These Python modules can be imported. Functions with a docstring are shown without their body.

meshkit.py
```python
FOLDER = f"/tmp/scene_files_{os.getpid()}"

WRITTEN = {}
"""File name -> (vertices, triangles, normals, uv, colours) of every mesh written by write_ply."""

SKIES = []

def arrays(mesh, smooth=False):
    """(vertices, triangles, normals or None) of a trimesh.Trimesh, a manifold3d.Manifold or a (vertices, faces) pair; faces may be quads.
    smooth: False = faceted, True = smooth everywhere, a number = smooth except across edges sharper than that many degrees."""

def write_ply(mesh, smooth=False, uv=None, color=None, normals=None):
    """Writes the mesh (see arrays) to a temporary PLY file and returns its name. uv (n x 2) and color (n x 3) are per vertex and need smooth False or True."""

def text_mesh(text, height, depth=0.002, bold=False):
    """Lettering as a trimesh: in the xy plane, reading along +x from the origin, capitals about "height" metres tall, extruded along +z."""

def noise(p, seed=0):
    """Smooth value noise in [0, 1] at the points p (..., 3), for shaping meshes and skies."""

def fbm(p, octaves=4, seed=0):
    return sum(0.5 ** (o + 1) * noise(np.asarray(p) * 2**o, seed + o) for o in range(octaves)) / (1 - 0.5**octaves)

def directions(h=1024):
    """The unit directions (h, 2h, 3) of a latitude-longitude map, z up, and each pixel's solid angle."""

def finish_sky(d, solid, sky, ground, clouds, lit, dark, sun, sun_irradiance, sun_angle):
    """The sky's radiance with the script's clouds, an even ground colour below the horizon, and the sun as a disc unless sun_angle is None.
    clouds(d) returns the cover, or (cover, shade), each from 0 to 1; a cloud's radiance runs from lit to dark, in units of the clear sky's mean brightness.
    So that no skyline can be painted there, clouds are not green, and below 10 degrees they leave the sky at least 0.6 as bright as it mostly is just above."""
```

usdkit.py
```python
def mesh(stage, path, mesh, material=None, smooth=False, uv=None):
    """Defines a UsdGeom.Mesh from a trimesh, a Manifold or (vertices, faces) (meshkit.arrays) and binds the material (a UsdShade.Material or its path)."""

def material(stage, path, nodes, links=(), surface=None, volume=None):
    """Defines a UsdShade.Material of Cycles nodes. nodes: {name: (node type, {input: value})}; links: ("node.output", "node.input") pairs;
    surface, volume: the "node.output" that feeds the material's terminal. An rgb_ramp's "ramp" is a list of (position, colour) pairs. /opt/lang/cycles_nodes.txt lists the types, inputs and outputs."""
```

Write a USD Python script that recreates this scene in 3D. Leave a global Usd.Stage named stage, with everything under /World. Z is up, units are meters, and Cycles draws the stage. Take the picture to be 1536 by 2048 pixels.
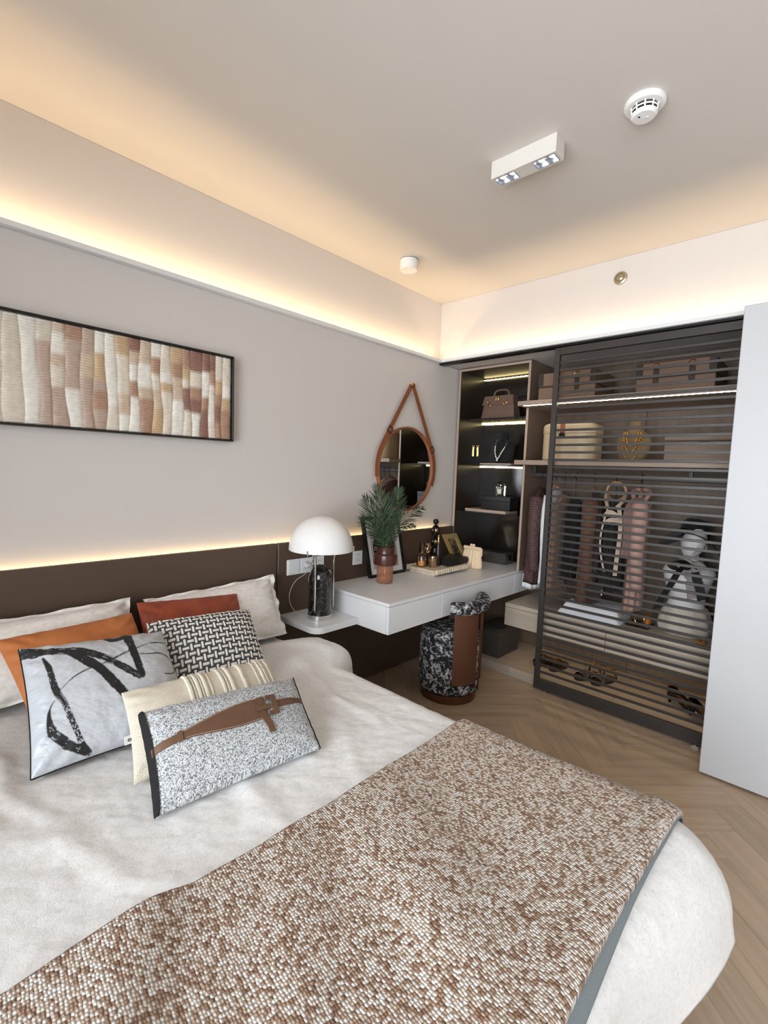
import math, random
import numpy as np, trimesh, usdkit, meshkit
import manifold3d as m3
from shapely.geometry import Polygon, box as sbox
from pxr import Usd, UsdGeom, UsdLux, UsdShade, Gf, Sdf, Vt

stage = Usd.Stage.CreateInMemory()
UsdGeom.SetStageUpAxis(stage, UsdGeom.Tokens.z)
UsdGeom.SetStageMetersPerUnit(stage, 1.0)
UsdGeom.Xform.Define(stage, '/World')
UsdGeom.Scope.Define(stage, '/World/Looks')
PI = math.pi

# ---------------------------------------------------------------- camera
YAW, PITCH, ROLL = np.radians([43.233, 4.951, 2.127])
EYE = np.array([2.417, -3.172, 1.518])
_d = np.array([-np.sin(YAW) * np.cos(PITCH), np.cos(YAW) * np.cos(PITCH), -np.sin(PITCH)])
_r0 = np.array([np.cos(YAW), np.sin(YAW), 0])
_u0 = np.cross(_r0, _d)
_r = np.cos(ROLL) * _r0 + np.sin(ROLL) * _u0
_u = -np.sin(ROLL) * _r0 + np.cos(ROLL) * _u0
cam = UsdGeom.Camera.Define(stage, '/World/camera')
M = np.eye(4)
M[0, :3], M[1, :3], M[2, :3], M[3, :3] = _r, _u, -_d, EYE
cam.AddTransformOp().Set(Gf.Matrix4d(*M.ravel().tolist()))
cam.CreateHorizontalApertureAttr(36.0)
cam.CreateVerticalApertureAttr(48.0)
cam.CreateFocalLengthAttr(36.0 * 953.6 / 1536)
cam.CreateClippingRangeAttr(Gf.Vec2f(0.02, 100))
EXPOSURE = 0.20
cam.CreateExposureAttr(EXPOSURE)

# ---------------------------------------------------------------- lights
DAY = 7.6          # daylight through the window behind the camera
COVE = 92.0        # warm strips in the two cove ledges
HEADLED = 24.0      # strip behind the headboard
DAY_COL = (0.90, 0.945, 1.0)
WARM = (1.0, 0.72, 0.41)
SKY = 0.8

dome = UsdLux.DomeLight.Define(stage, '/World/sky')
dome.CreateIntensityAttr(SKY)
dome.CreateColorAttr(Gf.Vec3f(0.80, 0.90, 1.0))


def rect_light(name, w, h, center, axis_x, normal, intensity, color):
    """axis_x: direction of the width; normal: the way it shines."""
    l = UsdLux.RectLight.Define(stage, '/World/' + name)
    l.CreateWidthAttr(w); l.CreateHeightAttr(h)
    l.CreateIntensityAttr(intensity); l.CreateColorAttr(Gf.Vec3f(*color))
    z = -np.array(normal, float); x = np.array(axis_x, float); y = np.cross(z, x)
    m = np.eye(4); m[0, :3], m[1, :3], m[2, :3], m[3, :3] = x, y, z, center
    l.AddTransformOp().Set(Gf.Matrix4d(*m.ravel().tolist()))
    return l


RX, RY = 4.6, -4.7     # far corner of the room (X right of the bed wall, Y towards the window)
WIN = (1.0, 4.4, 0.25, 2.55)
rect_light('window_daylight', WIN[1] - WIN[0], WIN[3] - WIN[2], ((WIN[0] + WIN[1]) / 2, RY - 0.16, (WIN[2] + WIN[3]) / 2), (1, 0, 0), (0, 1, 0), DAY, DAY_COL)
rect_light('cove_light_headboard_wall', 4.6, 0.006, (0.0165, -2.36, 2.4065), (0, 1, 0), (0, 0, 1), COVE, WARM)
rect_light('cove_light_wardrobe_wall', 4.5, 0.006, (2.30, -0.0165, 2.4065), (1, 0, 0), (0, 0, 1), COVE * .72, WARM)
rect_light('headboard_light', 3.35, 0.010, (0.0085, -1.68, 1.040), (0, 1, 0), (0, 0, 1), HEADLED, (1.0, 0.70, 0.36))

# ---------------------------------------------------------------- helpers
_names = {}


def path_for(parent, name):
    k = (parent, name)
    n = _names.get(k, 0); _names[k] = n + 1
    return f'{parent}/{name}' + (f'_{n:03d}' if n else '')


def meta(prim, label=None, cat=None, group=None, kind=None):
    for k, v in (('label', label), ('category', cat), ('group', group), ('kind', kind)):
        if v: prim.SetCustomDataByKey(k, v)
    return prim


class Thing:
    def __init__(self, name, label, cat, loc=(0, 0, 0), rotz=0.0, group=None, kind=None):
        self.path = path_for('/World', name)
        self.loc, self.rot = np.array(loc, float), rotz
        x = UsdGeom.Xform.Define(stage, self.path)
        x.AddTranslateOp().Set(Gf.Vec3d(*map(float, loc)))
        if rotz: x.AddRotateZOp().Set(math.degrees(rotz))
        self.prim = meta(x.GetPrim(), label, cat, group, kind)

    def local(self, v):
        v = np.asarray(v, float) - self.loc
        c, s = math.cos(-self.rot), math.sin(-self.rot)
        return np.stack([v[:, 0] * c - v[:, 1] * s, v[:, 0] * s + v[:, 1] * c, v[:, 2]], -1)

    def part(self, name, mesh, mat, smooth=30, world=True, under=None, label=None, kind=None, uv=None, pv=None):
        v, f = raw(mesh)
        if world: v = self.local(v)
        return put(path_for(under or self.path, name), (v, f), mat, smooth, uv, pv, label, kind)

    def copy(self, label=None, loc=None, rotz=None, group=None):
        name = self.path.split('/')[-1]
        if name[-4:-3] == '_' and name[-3:].isdigit(): name = name[:-4]
        was = self.prim.GetCustomData()
        t = Thing(name, label or was.get('label'), was.get('category'), self.loc if loc is None else loc, self.rot if rotz is None else rotz, group or was.get('group'))
        t.prim.GetReferences().AddInternalReference(self.prim.GetPath())
        t.prim.SetInstanceable(True)
        return t


def raw(mesh):
    if hasattr(mesh, 'to_mesh'):
        m = mesh.to_mesh(); return np.array(m.vert_properties[:, :3], float), np.array(m.tri_verts)
    if isinstance(mesh, (tuple, list)):
        v, f = np.asarray(mesh[0], float), np.asarray(mesh[1], int)
        if f.shape[1] == 4: f = np.vstack([f[:, [0, 1, 2]], f[:, [0, 2, 3]]])
        return v, f
    return np.array(mesh.vertices, float), np.array(mesh.faces)


def put(path, mesh, mat, smooth=30, uv=None, pv=None, label=None, kind=None):
    m = usdkit.mesh(stage, path, mesh, mat, smooth=smooth, uv=uv)
    if pv is not None:
        for nm, val in pv.items():
            val = np.asarray(val, np.float32)
            if val.ndim == 1:
                UsdGeom.PrimvarsAPI(m).CreatePrimvar(nm, Sdf.ValueTypeNames.FloatArray, 'vertex').Set(Vt.FloatArray.FromNumpy(val))
            else:
                UsdGeom.PrimvarsAPI(m).CreatePrimvar(nm, Sdf.ValueTypeNames.Color3fArray, 'vertex').Set(Vt.Vec3fArray.FromNumpy(val))
    return meta(m.GetPrim(), label, None, None, kind).GetPath().pathString


def single(name, mesh, mat, label, cat, smooth=30, group=None, kind=None, uv=None, pv=None):
    p = put(path_for('/World', name), raw(mesh), mat, smooth, uv, pv)
    meta(stage.GetPrimAtPath(p), label, cat, group, kind)
    return p


def join(*ms):
    vs, fs, n = [], [], 0
    for m in ms:
        v, f = raw(m); vs.append(v); fs.append(f + n); n += len(v)
    return np.vstack(vs), np.vstack(fs)


def bx(x0, x1, y0, y1, z0, z1, b=0.002):
    """A box with chamfered edges."""
    b = min(b, (x1 - x0) * .3, (y1 - y0) * .3, (z1 - z0) * .3)
    pts = []
    for sx in (0, 1):
        for sy in (0, 1):
            for sz in (0, 1):
                p = np.array([(x0, x1)[sx], (y0, y1)[sy], (z0, z1)[sz]])
                q = np.array([b * (1 - 2 * sx), b * (1 - 2 * sy), b * (1 - 2 * sz)])
                for k in range(3):
                    o = q.copy(); o[k] = 0; pts.append(p + o)
    h = trimesh.convex.convex_hull(np.array(pts))
    return np.array(h.vertices), np.array(h.faces)


def lathe(profile, n=40, c=(0, 0, 0), axis='z'):
    """Revolves (radius, height) points about z."""
    pr = np.array(profile, float)
    a = np.arange(n) * 2 * PI / n
    v = np.stack([pr[:, None, 0] * np.cos(a), pr[:, None, 0] * np.sin(a), np.repeat(pr[:, None, 1], n, 1)], -1).reshape(-1, 3)
    i, j = np.meshgrid(np.arange(len(pr) - 1), np.arange(n), indexing='ij')
    q = np.stack([i * n + j, i * n + (j + 1) % n, (i + 1) * n + (j + 1) % n, (i + 1) * n + j], -1).reshape(-1, 4)
    f = np.vstack([q[:, [0, 1, 2]], q[:, [0, 2, 3]]])
    t = trimesh.Trimesh(v, f, process=False)
    t.update_faces(t.nondegenerate_faces())
    v, f = np.array(t.vertices), np.array(t.faces)
    if axis == 'x': v = v[:, [2, 0, 1]]
    if axis == 'y': v = v[:, [1, 2, 0]]
    return v + np.array(c), f


def tube(path, r, n=8, closed=False):
    p = np.asarray(path, float)
    m = len(p)
    t = (np.roll(p, -1, 0) - np.roll(p, 1, 0)) if closed else np.gradient(p, axis=0)
    t /= np.linalg.norm(t, axis=1, keepdims=True) + 1e-12
    ref = np.array([0, 0, 1.0]) if abs(t[0, 2]) < .9 else np.array([1.0, 0, 0])
    a = np.cross(t[0], ref); a /= np.linalg.norm(a)
    A = [a]
    for k in range(1, m):
        a = A[-1] - t[k] * (A[-1] @ t[k]); A.append(a / (np.linalg.norm(a) + 1e-12))
    A = np.array(A); B = np.cross(t, A)
    ang = np.arange(n) * 2 * PI / n
    rr = np.broadcast_to(r, (m,))[:, None, None]
    v = (p[:, None] + rr * (np.cos(ang)[None, :, None] * A[:, None] + np.sin(ang)[None, :, None] * B[:, None])).reshape(-1, 3)
    f = []
    for i in range(m if closed else m - 1):
        for j in range(n):
            k = (i + 1) % m
            f.append((i * n + j, i * n + (j + 1) % n, k * n + (j + 1) % n, k * n + j))
    f = np.array(f); f = np.vstack([f[:, [0, 1, 2]], f[:, [0, 2, 3]]])
    if not closed:
        v = np.vstack([v, p[0], p[-1]]); e = []
        for j in range(n):
            e.append((m * n, (j + 1) % n, j)); e.append((m * n + 1, (m - 1) * n + j, (m - 1) * n + (j + 1) % n))
        f = np.vstack([f, e])
    return v, f


def smooth_path(pts, n=24, closed=False):
    from scipy.interpolate import CubicSpline
    p = np.asarray(pts, float)
    if closed: p = np.vstack([p, p[:1]])
    s = np.r_[0, np.cumsum(np.linalg.norm(np.diff(p, axis=0), axis=1))]
    cs = CubicSpline(s, p, bc_type='periodic' if closed else 'natural')
    return cs(np.linspace(0, s[-1], n + (1 if closed else 0)))[: n if closed else None]


def ribbon(path, side, w, t):
    """A flat strap along path; side: its width direction(s); w width; t thickness."""
    p = np.asarray(path, float); m = len(p)
    s = np.broadcast_to(np.asarray(side, float), p.shape).copy()
    s /= np.linalg.norm(s, axis=1, keepdims=True)
    tt = np.gradient(p, axis=0); tt /= np.linalg.norm(tt, axis=1, keepdims=True)
    nn = np.cross(tt, s)
    w = np.broadcast_to(w, (m,))[:, None] / 2; t2 = t / 2
    c = [p + s * w + nn * t2, p - s * w + nn * t2, p - s * w - nn * t2, p + s * w - nn * t2]
    v = np.stack(c, 1).reshape(-1, 3); f = []
    for i in range(m - 1):
        for j in range(4):
            f.append((i * 4 + j, i * 4 + (j + 1) % 4, (i + 1) * 4 + (j + 1) % 4, (i + 1) * 4 + j))
    f.append((3, 2, 1, 0)); k = (m - 1) * 4; f.append((k, k + 1, k + 2, k + 3))
    return v, np.array(f)


def grid_faces(nu, nv):
    i, j = np.meshgrid(np.arange(nu - 1), np.arange(nv - 1), indexing='ij')
    return np.stack([i * nv + j, (i + 1) * nv + j, (i + 1) * nv + j + 1, i * nv + j + 1], -1).reshape(-1, 4)


def sheet(top, thick=None, under=None):
    """A closed thin sheet from a (nu, nv, 3) grid; under: the lower grid, or thick straight down."""
    nu, nv = top.shape[:2]
    low = under if under is not None else top - np.array([0, 0, thick])
    v = np.vstack([top.reshape(-1, 3), low.reshape(-1, 3)])
    f = grid_faces(nu, nv); n = nu * nv
    g = f[:, ::-1] + n
    ring = [(i, 0) for i in range(nu)] + [(nu - 1, j) for j in range(1, nv)] + [(i, nv - 1) for i in range(nu - 2, -1, -1)] + [(0, j) for j in range(nv - 2, 0, -1)]
    ring = [a * nv + b for a, b in ring]
    e = [(ring[k], ring[k] + n, ring[(k + 1) % len(ring)] + n, ring[(k + 1) % len(ring)]) for k in range(len(ring))]
    return v, np.vstack([f, g, np.array(e)])


def prism(poly, depth, o, ax, ay):
    """Extrudes a 2D polygon placed at o with axes ax, ay along ax x ay."""
    t = trimesh.creation.extrude_polygon(poly if isinstance(poly, Polygon) else Polygon(poly), depth, engine='earcut')
    v = np.array(t.vertices); ax, ay = np.array(ax, float), np.array(ay, float)
    return np.array(o) + v[:, :1] * ax + v[:, 1:2] * ay + v[:, 2:3] * np.cross(ax, ay), np.array(t.faces)


def ball(c, r, sub=3, scale=(1, 1, 1)):
    t = trimesh.creation.icosphere(sub, r)
    return np.array(t.vertices) * np.array(scale) + np.array(c), np.array(t.faces)


def torus(c, R, r, normal='x', n=64, m=12):
    a = np.arange(n) * 2 * PI / n
    p = np.stack([np.zeros(n), R * np.cos(a), R * np.sin(a)], -1)
    if normal == 'z': p = p[:, [1, 2, 0]]
    if normal == 'y': p = p[:, [1, 0, 2]]
    return tube(p + np.array(c), r, m, closed=True)


def rounded(w, h, r, n=6):
    return sbox(-w / 2 + r, -h / 2 + r, w / 2 - r, h / 2 - r).buffer(r, quad_segs=n)


def smoothstep(a, b, x):
    t = np.clip((x - a) / (b - a), 0, 1); return t * t * (3 - 2 * t)


# ---------------------------------------------------------------- materials
def L(r, g, b):
    c = np.array([r, g, b]) / 255.0
    return tuple(np.where(c <= 0.04045, c / 12.92, ((c + 0.055) / 1.055) ** 2.4))


def mat(name, col, rough=0.5, metal=0.0, bump=None, coat=0.0, spec=0.5, sheen=0.0, emit=None, trans=0.0, ior=1.45, vary=None, coords='position', extra=None):
    """bump: (noise scale, strength, detail). vary: (noise scale, second colour, low, high)."""
    n = {'p': ('principled_bsdf', {'base_color': col, 'roughness': rough, 'metallic': metal, 'coat_weight': coat, 'specular_ior_level': spec, 'sheen_weight': sheen, 'transmission_weight': trans, 'ior': ior})}
    k = []
    src = 'g.position'
    if coords == 'position': n['g'] = ('geometry', {})
    else: n['g'] = ('texture_coordinate', {}); src = 'g.object'
    if emit: n['p'][1]['emission_color'] = emit[0]; n['p'][1]['emission_strength'] = emit[1]
    if bump:
        n['bn'] = ('noise_texture', {'scale': bump[0], 'detail': bump[2] if len(bump) > 2 else 2.0})
        n['b'] = ('bump', {'strength': bump[1], 'distance': 0.004})
        k += [(src, 'bn.vector'), ('bn.fac', 'b.height'), ('b.normal', 'p.normal')]
    if vary:
        n['vn'] = ('noise_texture', {'scale': vary[0], 'detail': 4.0})
        n['vr'] = ('rgb_ramp', {'ramp': [(vary[2], col), (vary[3], vary[1])]})
        k += [(src, 'vn.vector'), ('vn.fac', 'vr.fac'), ('vr.color', 'p.base_color')]
    return usdkit.material(stage, '/World/Looks/' + name, n, k, surface='p.BSDF')


def wood(name, col, dark, axis, rough=0.45, scale=1.0, random_tone=True, strength=.05):
    """Grain stretched along an axis in object space."""
    s = [22.0 * scale] * 3; s['xyz'.index(axis)] = 1.6 * scale
    n = {'t': ('texture_coordinate', {}), 'm': ('mapping', {'scale': tuple(s)}), 'o': ('object_info', {}),
         'w': ('combine_xyz', {}), 'mu': ('math', {'math_type': 'multiply', 'value2': 37.0}),
         'ad': ('vector_math', {'math_type': 'add'}),
         'n': ('noise_texture', {'scale': 1.0, 'detail': 6.0, 'roughness': 0.62, 'distortion': 0.6}),
         'r': ('rgb_ramp', {'ramp': [(0.28, dark), (0.5, tuple((np.array(dark) + np.array(col)) / 2)), (0.72, col)]}),
         'h': ('hsv', {'saturation': 1.0}), 'v': ('map_range', {'from_min': 0.0, 'from_max': 1.0, 'to_min': 0.92 if random_tone else 1.0, 'to_max': 1.07 if random_tone else 1.0}),
         'b': ('bump', {'strength': strength, 'distance': 0.002}),
         'p': ('principled_bsdf', {'roughness': rough})}
    k = [('t.object', 'm.vector'), ('o.random', 'mu.value1'), ('mu.value', 'w.x'), ('mu.value', 'w.y'), ('mu.value', 'w.z'), ('m.vector', 'ad.vector1'), ('w.vector', 'ad.vector2'), ('ad.vector', 'n.vector'), ('n.fac', 'r.fac'), ('r.color', 'h.color'), ('o.random', 'v.value'), ('v.result', 'h.value'), ('h.color', 'p.base_color'), ('n.fac', 'b.height'), ('b.normal', 'p.normal')]
    return usdkit.material(stage, '/World/Looks/' + name, n, k, surface='p.BSDF')


paint = mat('wall_paint', L(211, 205, 200), 0.7, bump=(220, .03))
ceil_paint = mat('ceiling_paint', L(210, 203, 195), 0.8)
white_lacquer = mat('white_lacquer', L(226, 226, 226), 0.38, bump=(9, .01))
panel_white = mat('panel_white', L(192, 193, 195), 0.42)
fixture_white = mat('fixture_white', L(214, 209, 201), 0.5)
white_plastic = mat('white_plastic', L(235, 234, 231), 0.35)
brown_leather = mat('brown_leather', L(87, 70, 57), 0.48, bump=(420, .10, 3))
dark_metal = mat('dark_bronze_metal', L(70, 66, 64), 0.38, metal=.35, bump=(300, .02))
black_metal = mat('black_metal', L(22, 21, 21), 0.4, metal=.3)
chrome = mat('chrome', L(215, 214, 212), 0.12, metal=1.0)
gold = mat('gold_metal', L(214, 168, 96), 0.2, metal=1.0)
taupe_wood = wood('taupe_wood', L(168, 148, 130), L(142, 123, 106), 'x', .5, random_tone=False)
taupe_wood_v = wood('taupe_wood_upright', L(120, 101, 84), L(101, 84, 69), 'z', .5, random_tone=False)
plank_wood = wood('oak_plank', L(194, 171, 145), L(166, 144, 119), 'x', .42, 1.0, True)
plank_gap = mat('plank_gap', L(96, 76, 58), .8)
dark_glass = mat('dark_smoked_glass', L(34, 29, 25), 0.12, spec=.6)
led_white = mat('led_white', L(255, 244, 226), .5, emit=((1.0, .93, .80), 16.0))
led_amber = mat('led_amber', L(255, 226, 160), .5, emit=((1.0, .80, .36), 7.0))
led_warm = mat('led_warm', L(255, 226, 160), .5, emit=((1.0, .74, .40), 12.0))
black = mat('black_satin', L(20, 19, 19), .4)
black_gloss = mat('black_gloss', L(16, 15, 15), .12, coat=.5)

# ---------------------------------------------------------------- the room
CZ = 2.891    # ceiling; the walls step back by 5 cm above the light ledges


def struct(name, mesh, m, label, cat, smooth=30):
    return single(name, mesh, m, label, cat, smooth, kind='structure')


struct('wall_left', join(bx(-.17, 0, RY - .1, .80, 0, 2.400), bx(-.17, -.05, RY - .1, .80, 2.400, CZ)), paint, 'pale grey painted wall behind the headboard and picture', 'wall')
struct('wall_back', join(bx(-.05, RX, .05, .66, 2.402, CZ), bx(.001, RX, .001, .05, 2.402, 2.404, .0005)), paint, 'pale upper wall over the open wardrobe, washed by warm light', 'wall')
struct('wall_alcove', bx(-.12, RX, .66, .80, 0, 2.402), paint, 'wall closing the wardrobe alcove at its back', 'wall')
struct('wall_right', bx(RX, RX + .12, RY - .1, .80, 0, CZ), paint, 'plain painted wall opposite the bed head', 'wall')
x0, x1, z0, z1 = WIN
struct('wall_front', join(bx(-.05, x0, RY - .12, RY, 0, CZ), bx(x1, RX, RY - .12, RY, 0, CZ), bx(x0, x1, RY - .12, RY, 0, z0), bx(x0, x1, RY - .12, RY, z1, CZ)), paint, 'painted wall around the big window', 'wall')
struct('ceiling', bx(-.17, RX + .12, RY - .12, .80, CZ, CZ + .1), ceil_paint, 'smooth white ceiling with warm glow along its edges', 'ceiling')
w = Thing('window_1', 'wide window letting daylight into the room', 'window', ((x0 + x1) / 2, RY - .06, z0), kind='structure')
fw = .05
w.part('window_frame', join(bx(x0, x1, RY - .1, RY - .05, z0, z0 + fw), bx(x0, x1, RY - .1, RY - .05, z1 - fw, z1), bx(x0, x0 + fw, RY - .1, RY - .05, z0, z1), bx(x1 - fw, x1, RY - .1, RY - .05, z0, z1), bx((x0 + x1) / 2 - .025, (x0 + x1) / 2 + .025, RY - .1, RY - .05, z0, z1)), dark_metal)
pane = usdkit.material(stage, '/World/Looks/window_glass', {'t': ('transparent_bsdf', {}), 'g': ('glossy_bsdf', {'roughness': 0.0}), 'f': ('fresnel', {'IOR': 1.45}), 'm': ('mix_closure', {})}, [('f.fac', 'm.fac'), ('t.BSDF', 'm.closure1'), ('g.BSDF', 'm.closure2')], surface='m.closure')
w.part('pane', bx(x0 + fw, (x0 + x1) / 2 - .025, RY - .078, RY - .072, z0 + fw, z1 - fw), pane)
w.part('pane', bx((x0 + x1) / 2 + .025, x1 - fw, RY - .078, RY - .072, z0 + fw, z1 - fw), pane)

# floor: herringbone planks, each a part
fl = Thing('floor', 'brown oak floor of planks laid in a herringbone', 'floor', kind='structure')
fl.part('subfloor', bx(-.1, RX + .1, RY - .1, .66, -.06, -.012), plank_gap)
PL, PW = 0.75, 0.15
room = sbox(0.0, RY, RX, .66)
hid = sbox(0.15, -3.2, 1.95, -1.85)
rng = random.Random(5)
k45 = math.cos(PI / 4)
cnt = 0
for i in range(-34, 34):
    for j in range(-6, 6):
        for o in (0, 1):
            rx, ry, lx, ly = (i * PW + 2 * PL * j, i * PW, PL, PW) if o == 0 else (i * PW - PW + 2 * PL * j, i * PW, PW, PL)
            c = [(rx, ry), (rx + lx, ry), (rx + lx, ry + ly), (rx, ry + ly)]
            wpts = [(1.7 + (x - y) * k45, -1.6 + (x + y) * k45) for x, y in c]
            p = Polygon(wpts)
            if not p.intersects(room) or hid.contains(p): continue
            q = p.intersection(room)
            if q.area < .002 or q.geom_type != 'Polygon': continue
            q = q.buffer(-.0006, join_style=2)
            if q.is_empty or q.geom_type != 'Polygon': continue
            t = trimesh.creation.extrude_polygon(q, .012, engine='earcut')
            ang = PI / 4 if o == 0 else 3 * PI / 4
            cx, cy = p.centroid.x, p.centroid.y
            v = np.array(t.vertices) - np.array([cx, cy, .012])
            cs, sn = math.cos(-ang), math.sin(-ang)
            v = np.stack([v[:, 0] * cs - v[:, 1] * sn, v[:, 0] * sn + v[:, 1] * cs, v[:, 2]], -1)
            pth = put(path_for(fl.path, 'plank'), (v, np.array(t.faces)), plank_wood, False)
            xf = UsdGeom.Xformable(stage.GetPrimAtPath(pth))
            xf.AddTranslateOp().Set(Gf.Vec3d(cx, cy, 0)); xf.AddRotateZOp().Set(math.degrees(ang))
            cnt += 1

# cove ledges with their light channels
struct('trim_1', join(bx(-.05, .035, RY, -.0, 2.4, 2.404, .0005), bx(.031, .035, RY, -.0, 2.404, 2.422, .0008)), white_lacquer, 'slim white ledge hiding a light strip along the headboard wall', 'cove ledge')
struct('trim_2', join(bx(.036, RX, -.035, .0005, 2.4, 2.404, .0005), bx(-.05, .0, .0, .05, 2.4, 2.404, .0005), bx(.036, RX, -.035, -.031, 2.404, 2.422, .0008)), white_lacquer, 'slim white ledge hiding a light strip over the wardrobe', 'cove ledge')
struct('trim_3', bx(.0, RX, -.012, .045, 2.386, 2.399, .001), black_metal, 'black sliding door track under the wardrobe soffit', 'door track')

# ---------------------------------------------------------------- ceiling fittings
t = Thing('smoke_detector', 'round white smoke detector with a slotted rim on the ceiling', 'smoke detector', (1.793, -1.2005, CZ))
c = t.loc
t.part('base', lathe([(0, -.0005), (.067, -.0005), (.069, -.004), (.069, -.014), (.062, -.020), (.050, -.021), (0, -.021)], 56, c), white_plastic)
t.part('slot_core', lathe([(0, -.020), (.043, -.020), (.041, -.043), (0, -.043)], 48, c), black)
rib = []
for k in range(10):
    a = k * PI / 5
    rib.append(tube([c + np.array([.047 * math.cos(a), .047 * math.sin(a), -.018]), c + np.array([.042 * math.cos(a), .042 * math.sin(a), -.045])], .003, 6))
t.part('rib_ring', join(*rib, torus(c + np.array([0, 0, -.031]), .0445, .0028, 'z', 48, 8)), white_plastic)
t.part('cover', lathe([(0, -.040), (.043, -.040), (.042, -.047), (.036, -.053), (0, -.055)], 48, c), white_plastic)
t.part('indicator', ball(c + np.array([-.012, -.014, -.0535]), .004, 2, (1, 1, .6)), black)
t.part('test_button', lathe([(0, -.052), (.006, -.052), (.006, -.0562), (0, -.0562)], 16, c + np.array([.010, .004, 0])), white_plastic)

t = Thing('ceiling_spotlight', 'white box spotlight with two pairs of lit lamps on the ceiling', 'spotlight', (1.342, -1.223, CZ))
X0, X1, Y0, Y1, ZB = 1.1946, 1.4898, -1.2606, -1.1853, 2.8177
body = m3.Manifold.cube([X1 - X0, Y1 - Y0, CZ - .0005 - ZB]).translate([X0, Y0, ZB])
for xa, xb in ((X0 + .010, X0 + .106), (X1 - .106, X1 - .010)):
    body -= m3.Manifold.cube([xb - xa, Y1 - Y0 - .018, .028]).translate([xa, Y0 + .009, ZB - .002])
t.part('housing', body, fixture_white, False)
lamp_lit = mat('spot_lamp', L(255, 255, 255), .5, emit=((.88, .94, 1.0), 5.0))
for xa in (X0 + .010, X1 - .106):
    fr = t.part('reflector', join(bx(xa + .001, xa + .095, Y0 + .010, Y0 + .012, ZB - .001, ZB + .024, .0004), bx(xa + .001, xa + .095, Y1 - .012, Y1 - .010, ZB - .001, ZB + .024, .0004), bx(xa + .047, xa + .049, Y0 + .012, Y1 - .012, ZB + .004, ZB + .024, .0004),
                 bx(xa + .001, xa + .003, Y0 + .012, Y1 - .012, ZB - .001, ZB + .024, .0004), bx(xa + .093, xa + .095, Y0 + .012, Y1 - .012, ZB - .001, ZB + .024, .0004)), mat('reflector_chrome', L(150, 154, 160), .3, metal=.9) if xa < 1.3 else UsdShade.Material.Get(stage, '/World/Looks/reflector_chrome'))
    for q in (.024, .072):
        t.part('lamp', lathe([(0, -.004), (.008, -.003), (.013, .001), (.014, .006), (.012, .009), (0, .009)], 24, (xa + q, (Y0 + Y1) / 2 + .004, ZB + .0145)), lamp_lit, under=fr)

t = Thing('ceiling_downlight', 'small white drum on the ceiling near the corner', 'downlight', (.2735, -.7425, CZ))
t.part('drum', lathe([(0, -.0005), (.056, -.0005), (.058, -.003), (.058, -.064), (.055, -.067), (.050, -.067), (0, -.062)], 48, t.loc), white_plastic)
t.part('gap_ring', lathe([(.0, -.0004), (.0585, -.0004), (.0585, -.0018), (0, -.0018)], 48, t.loc), black)

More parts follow.
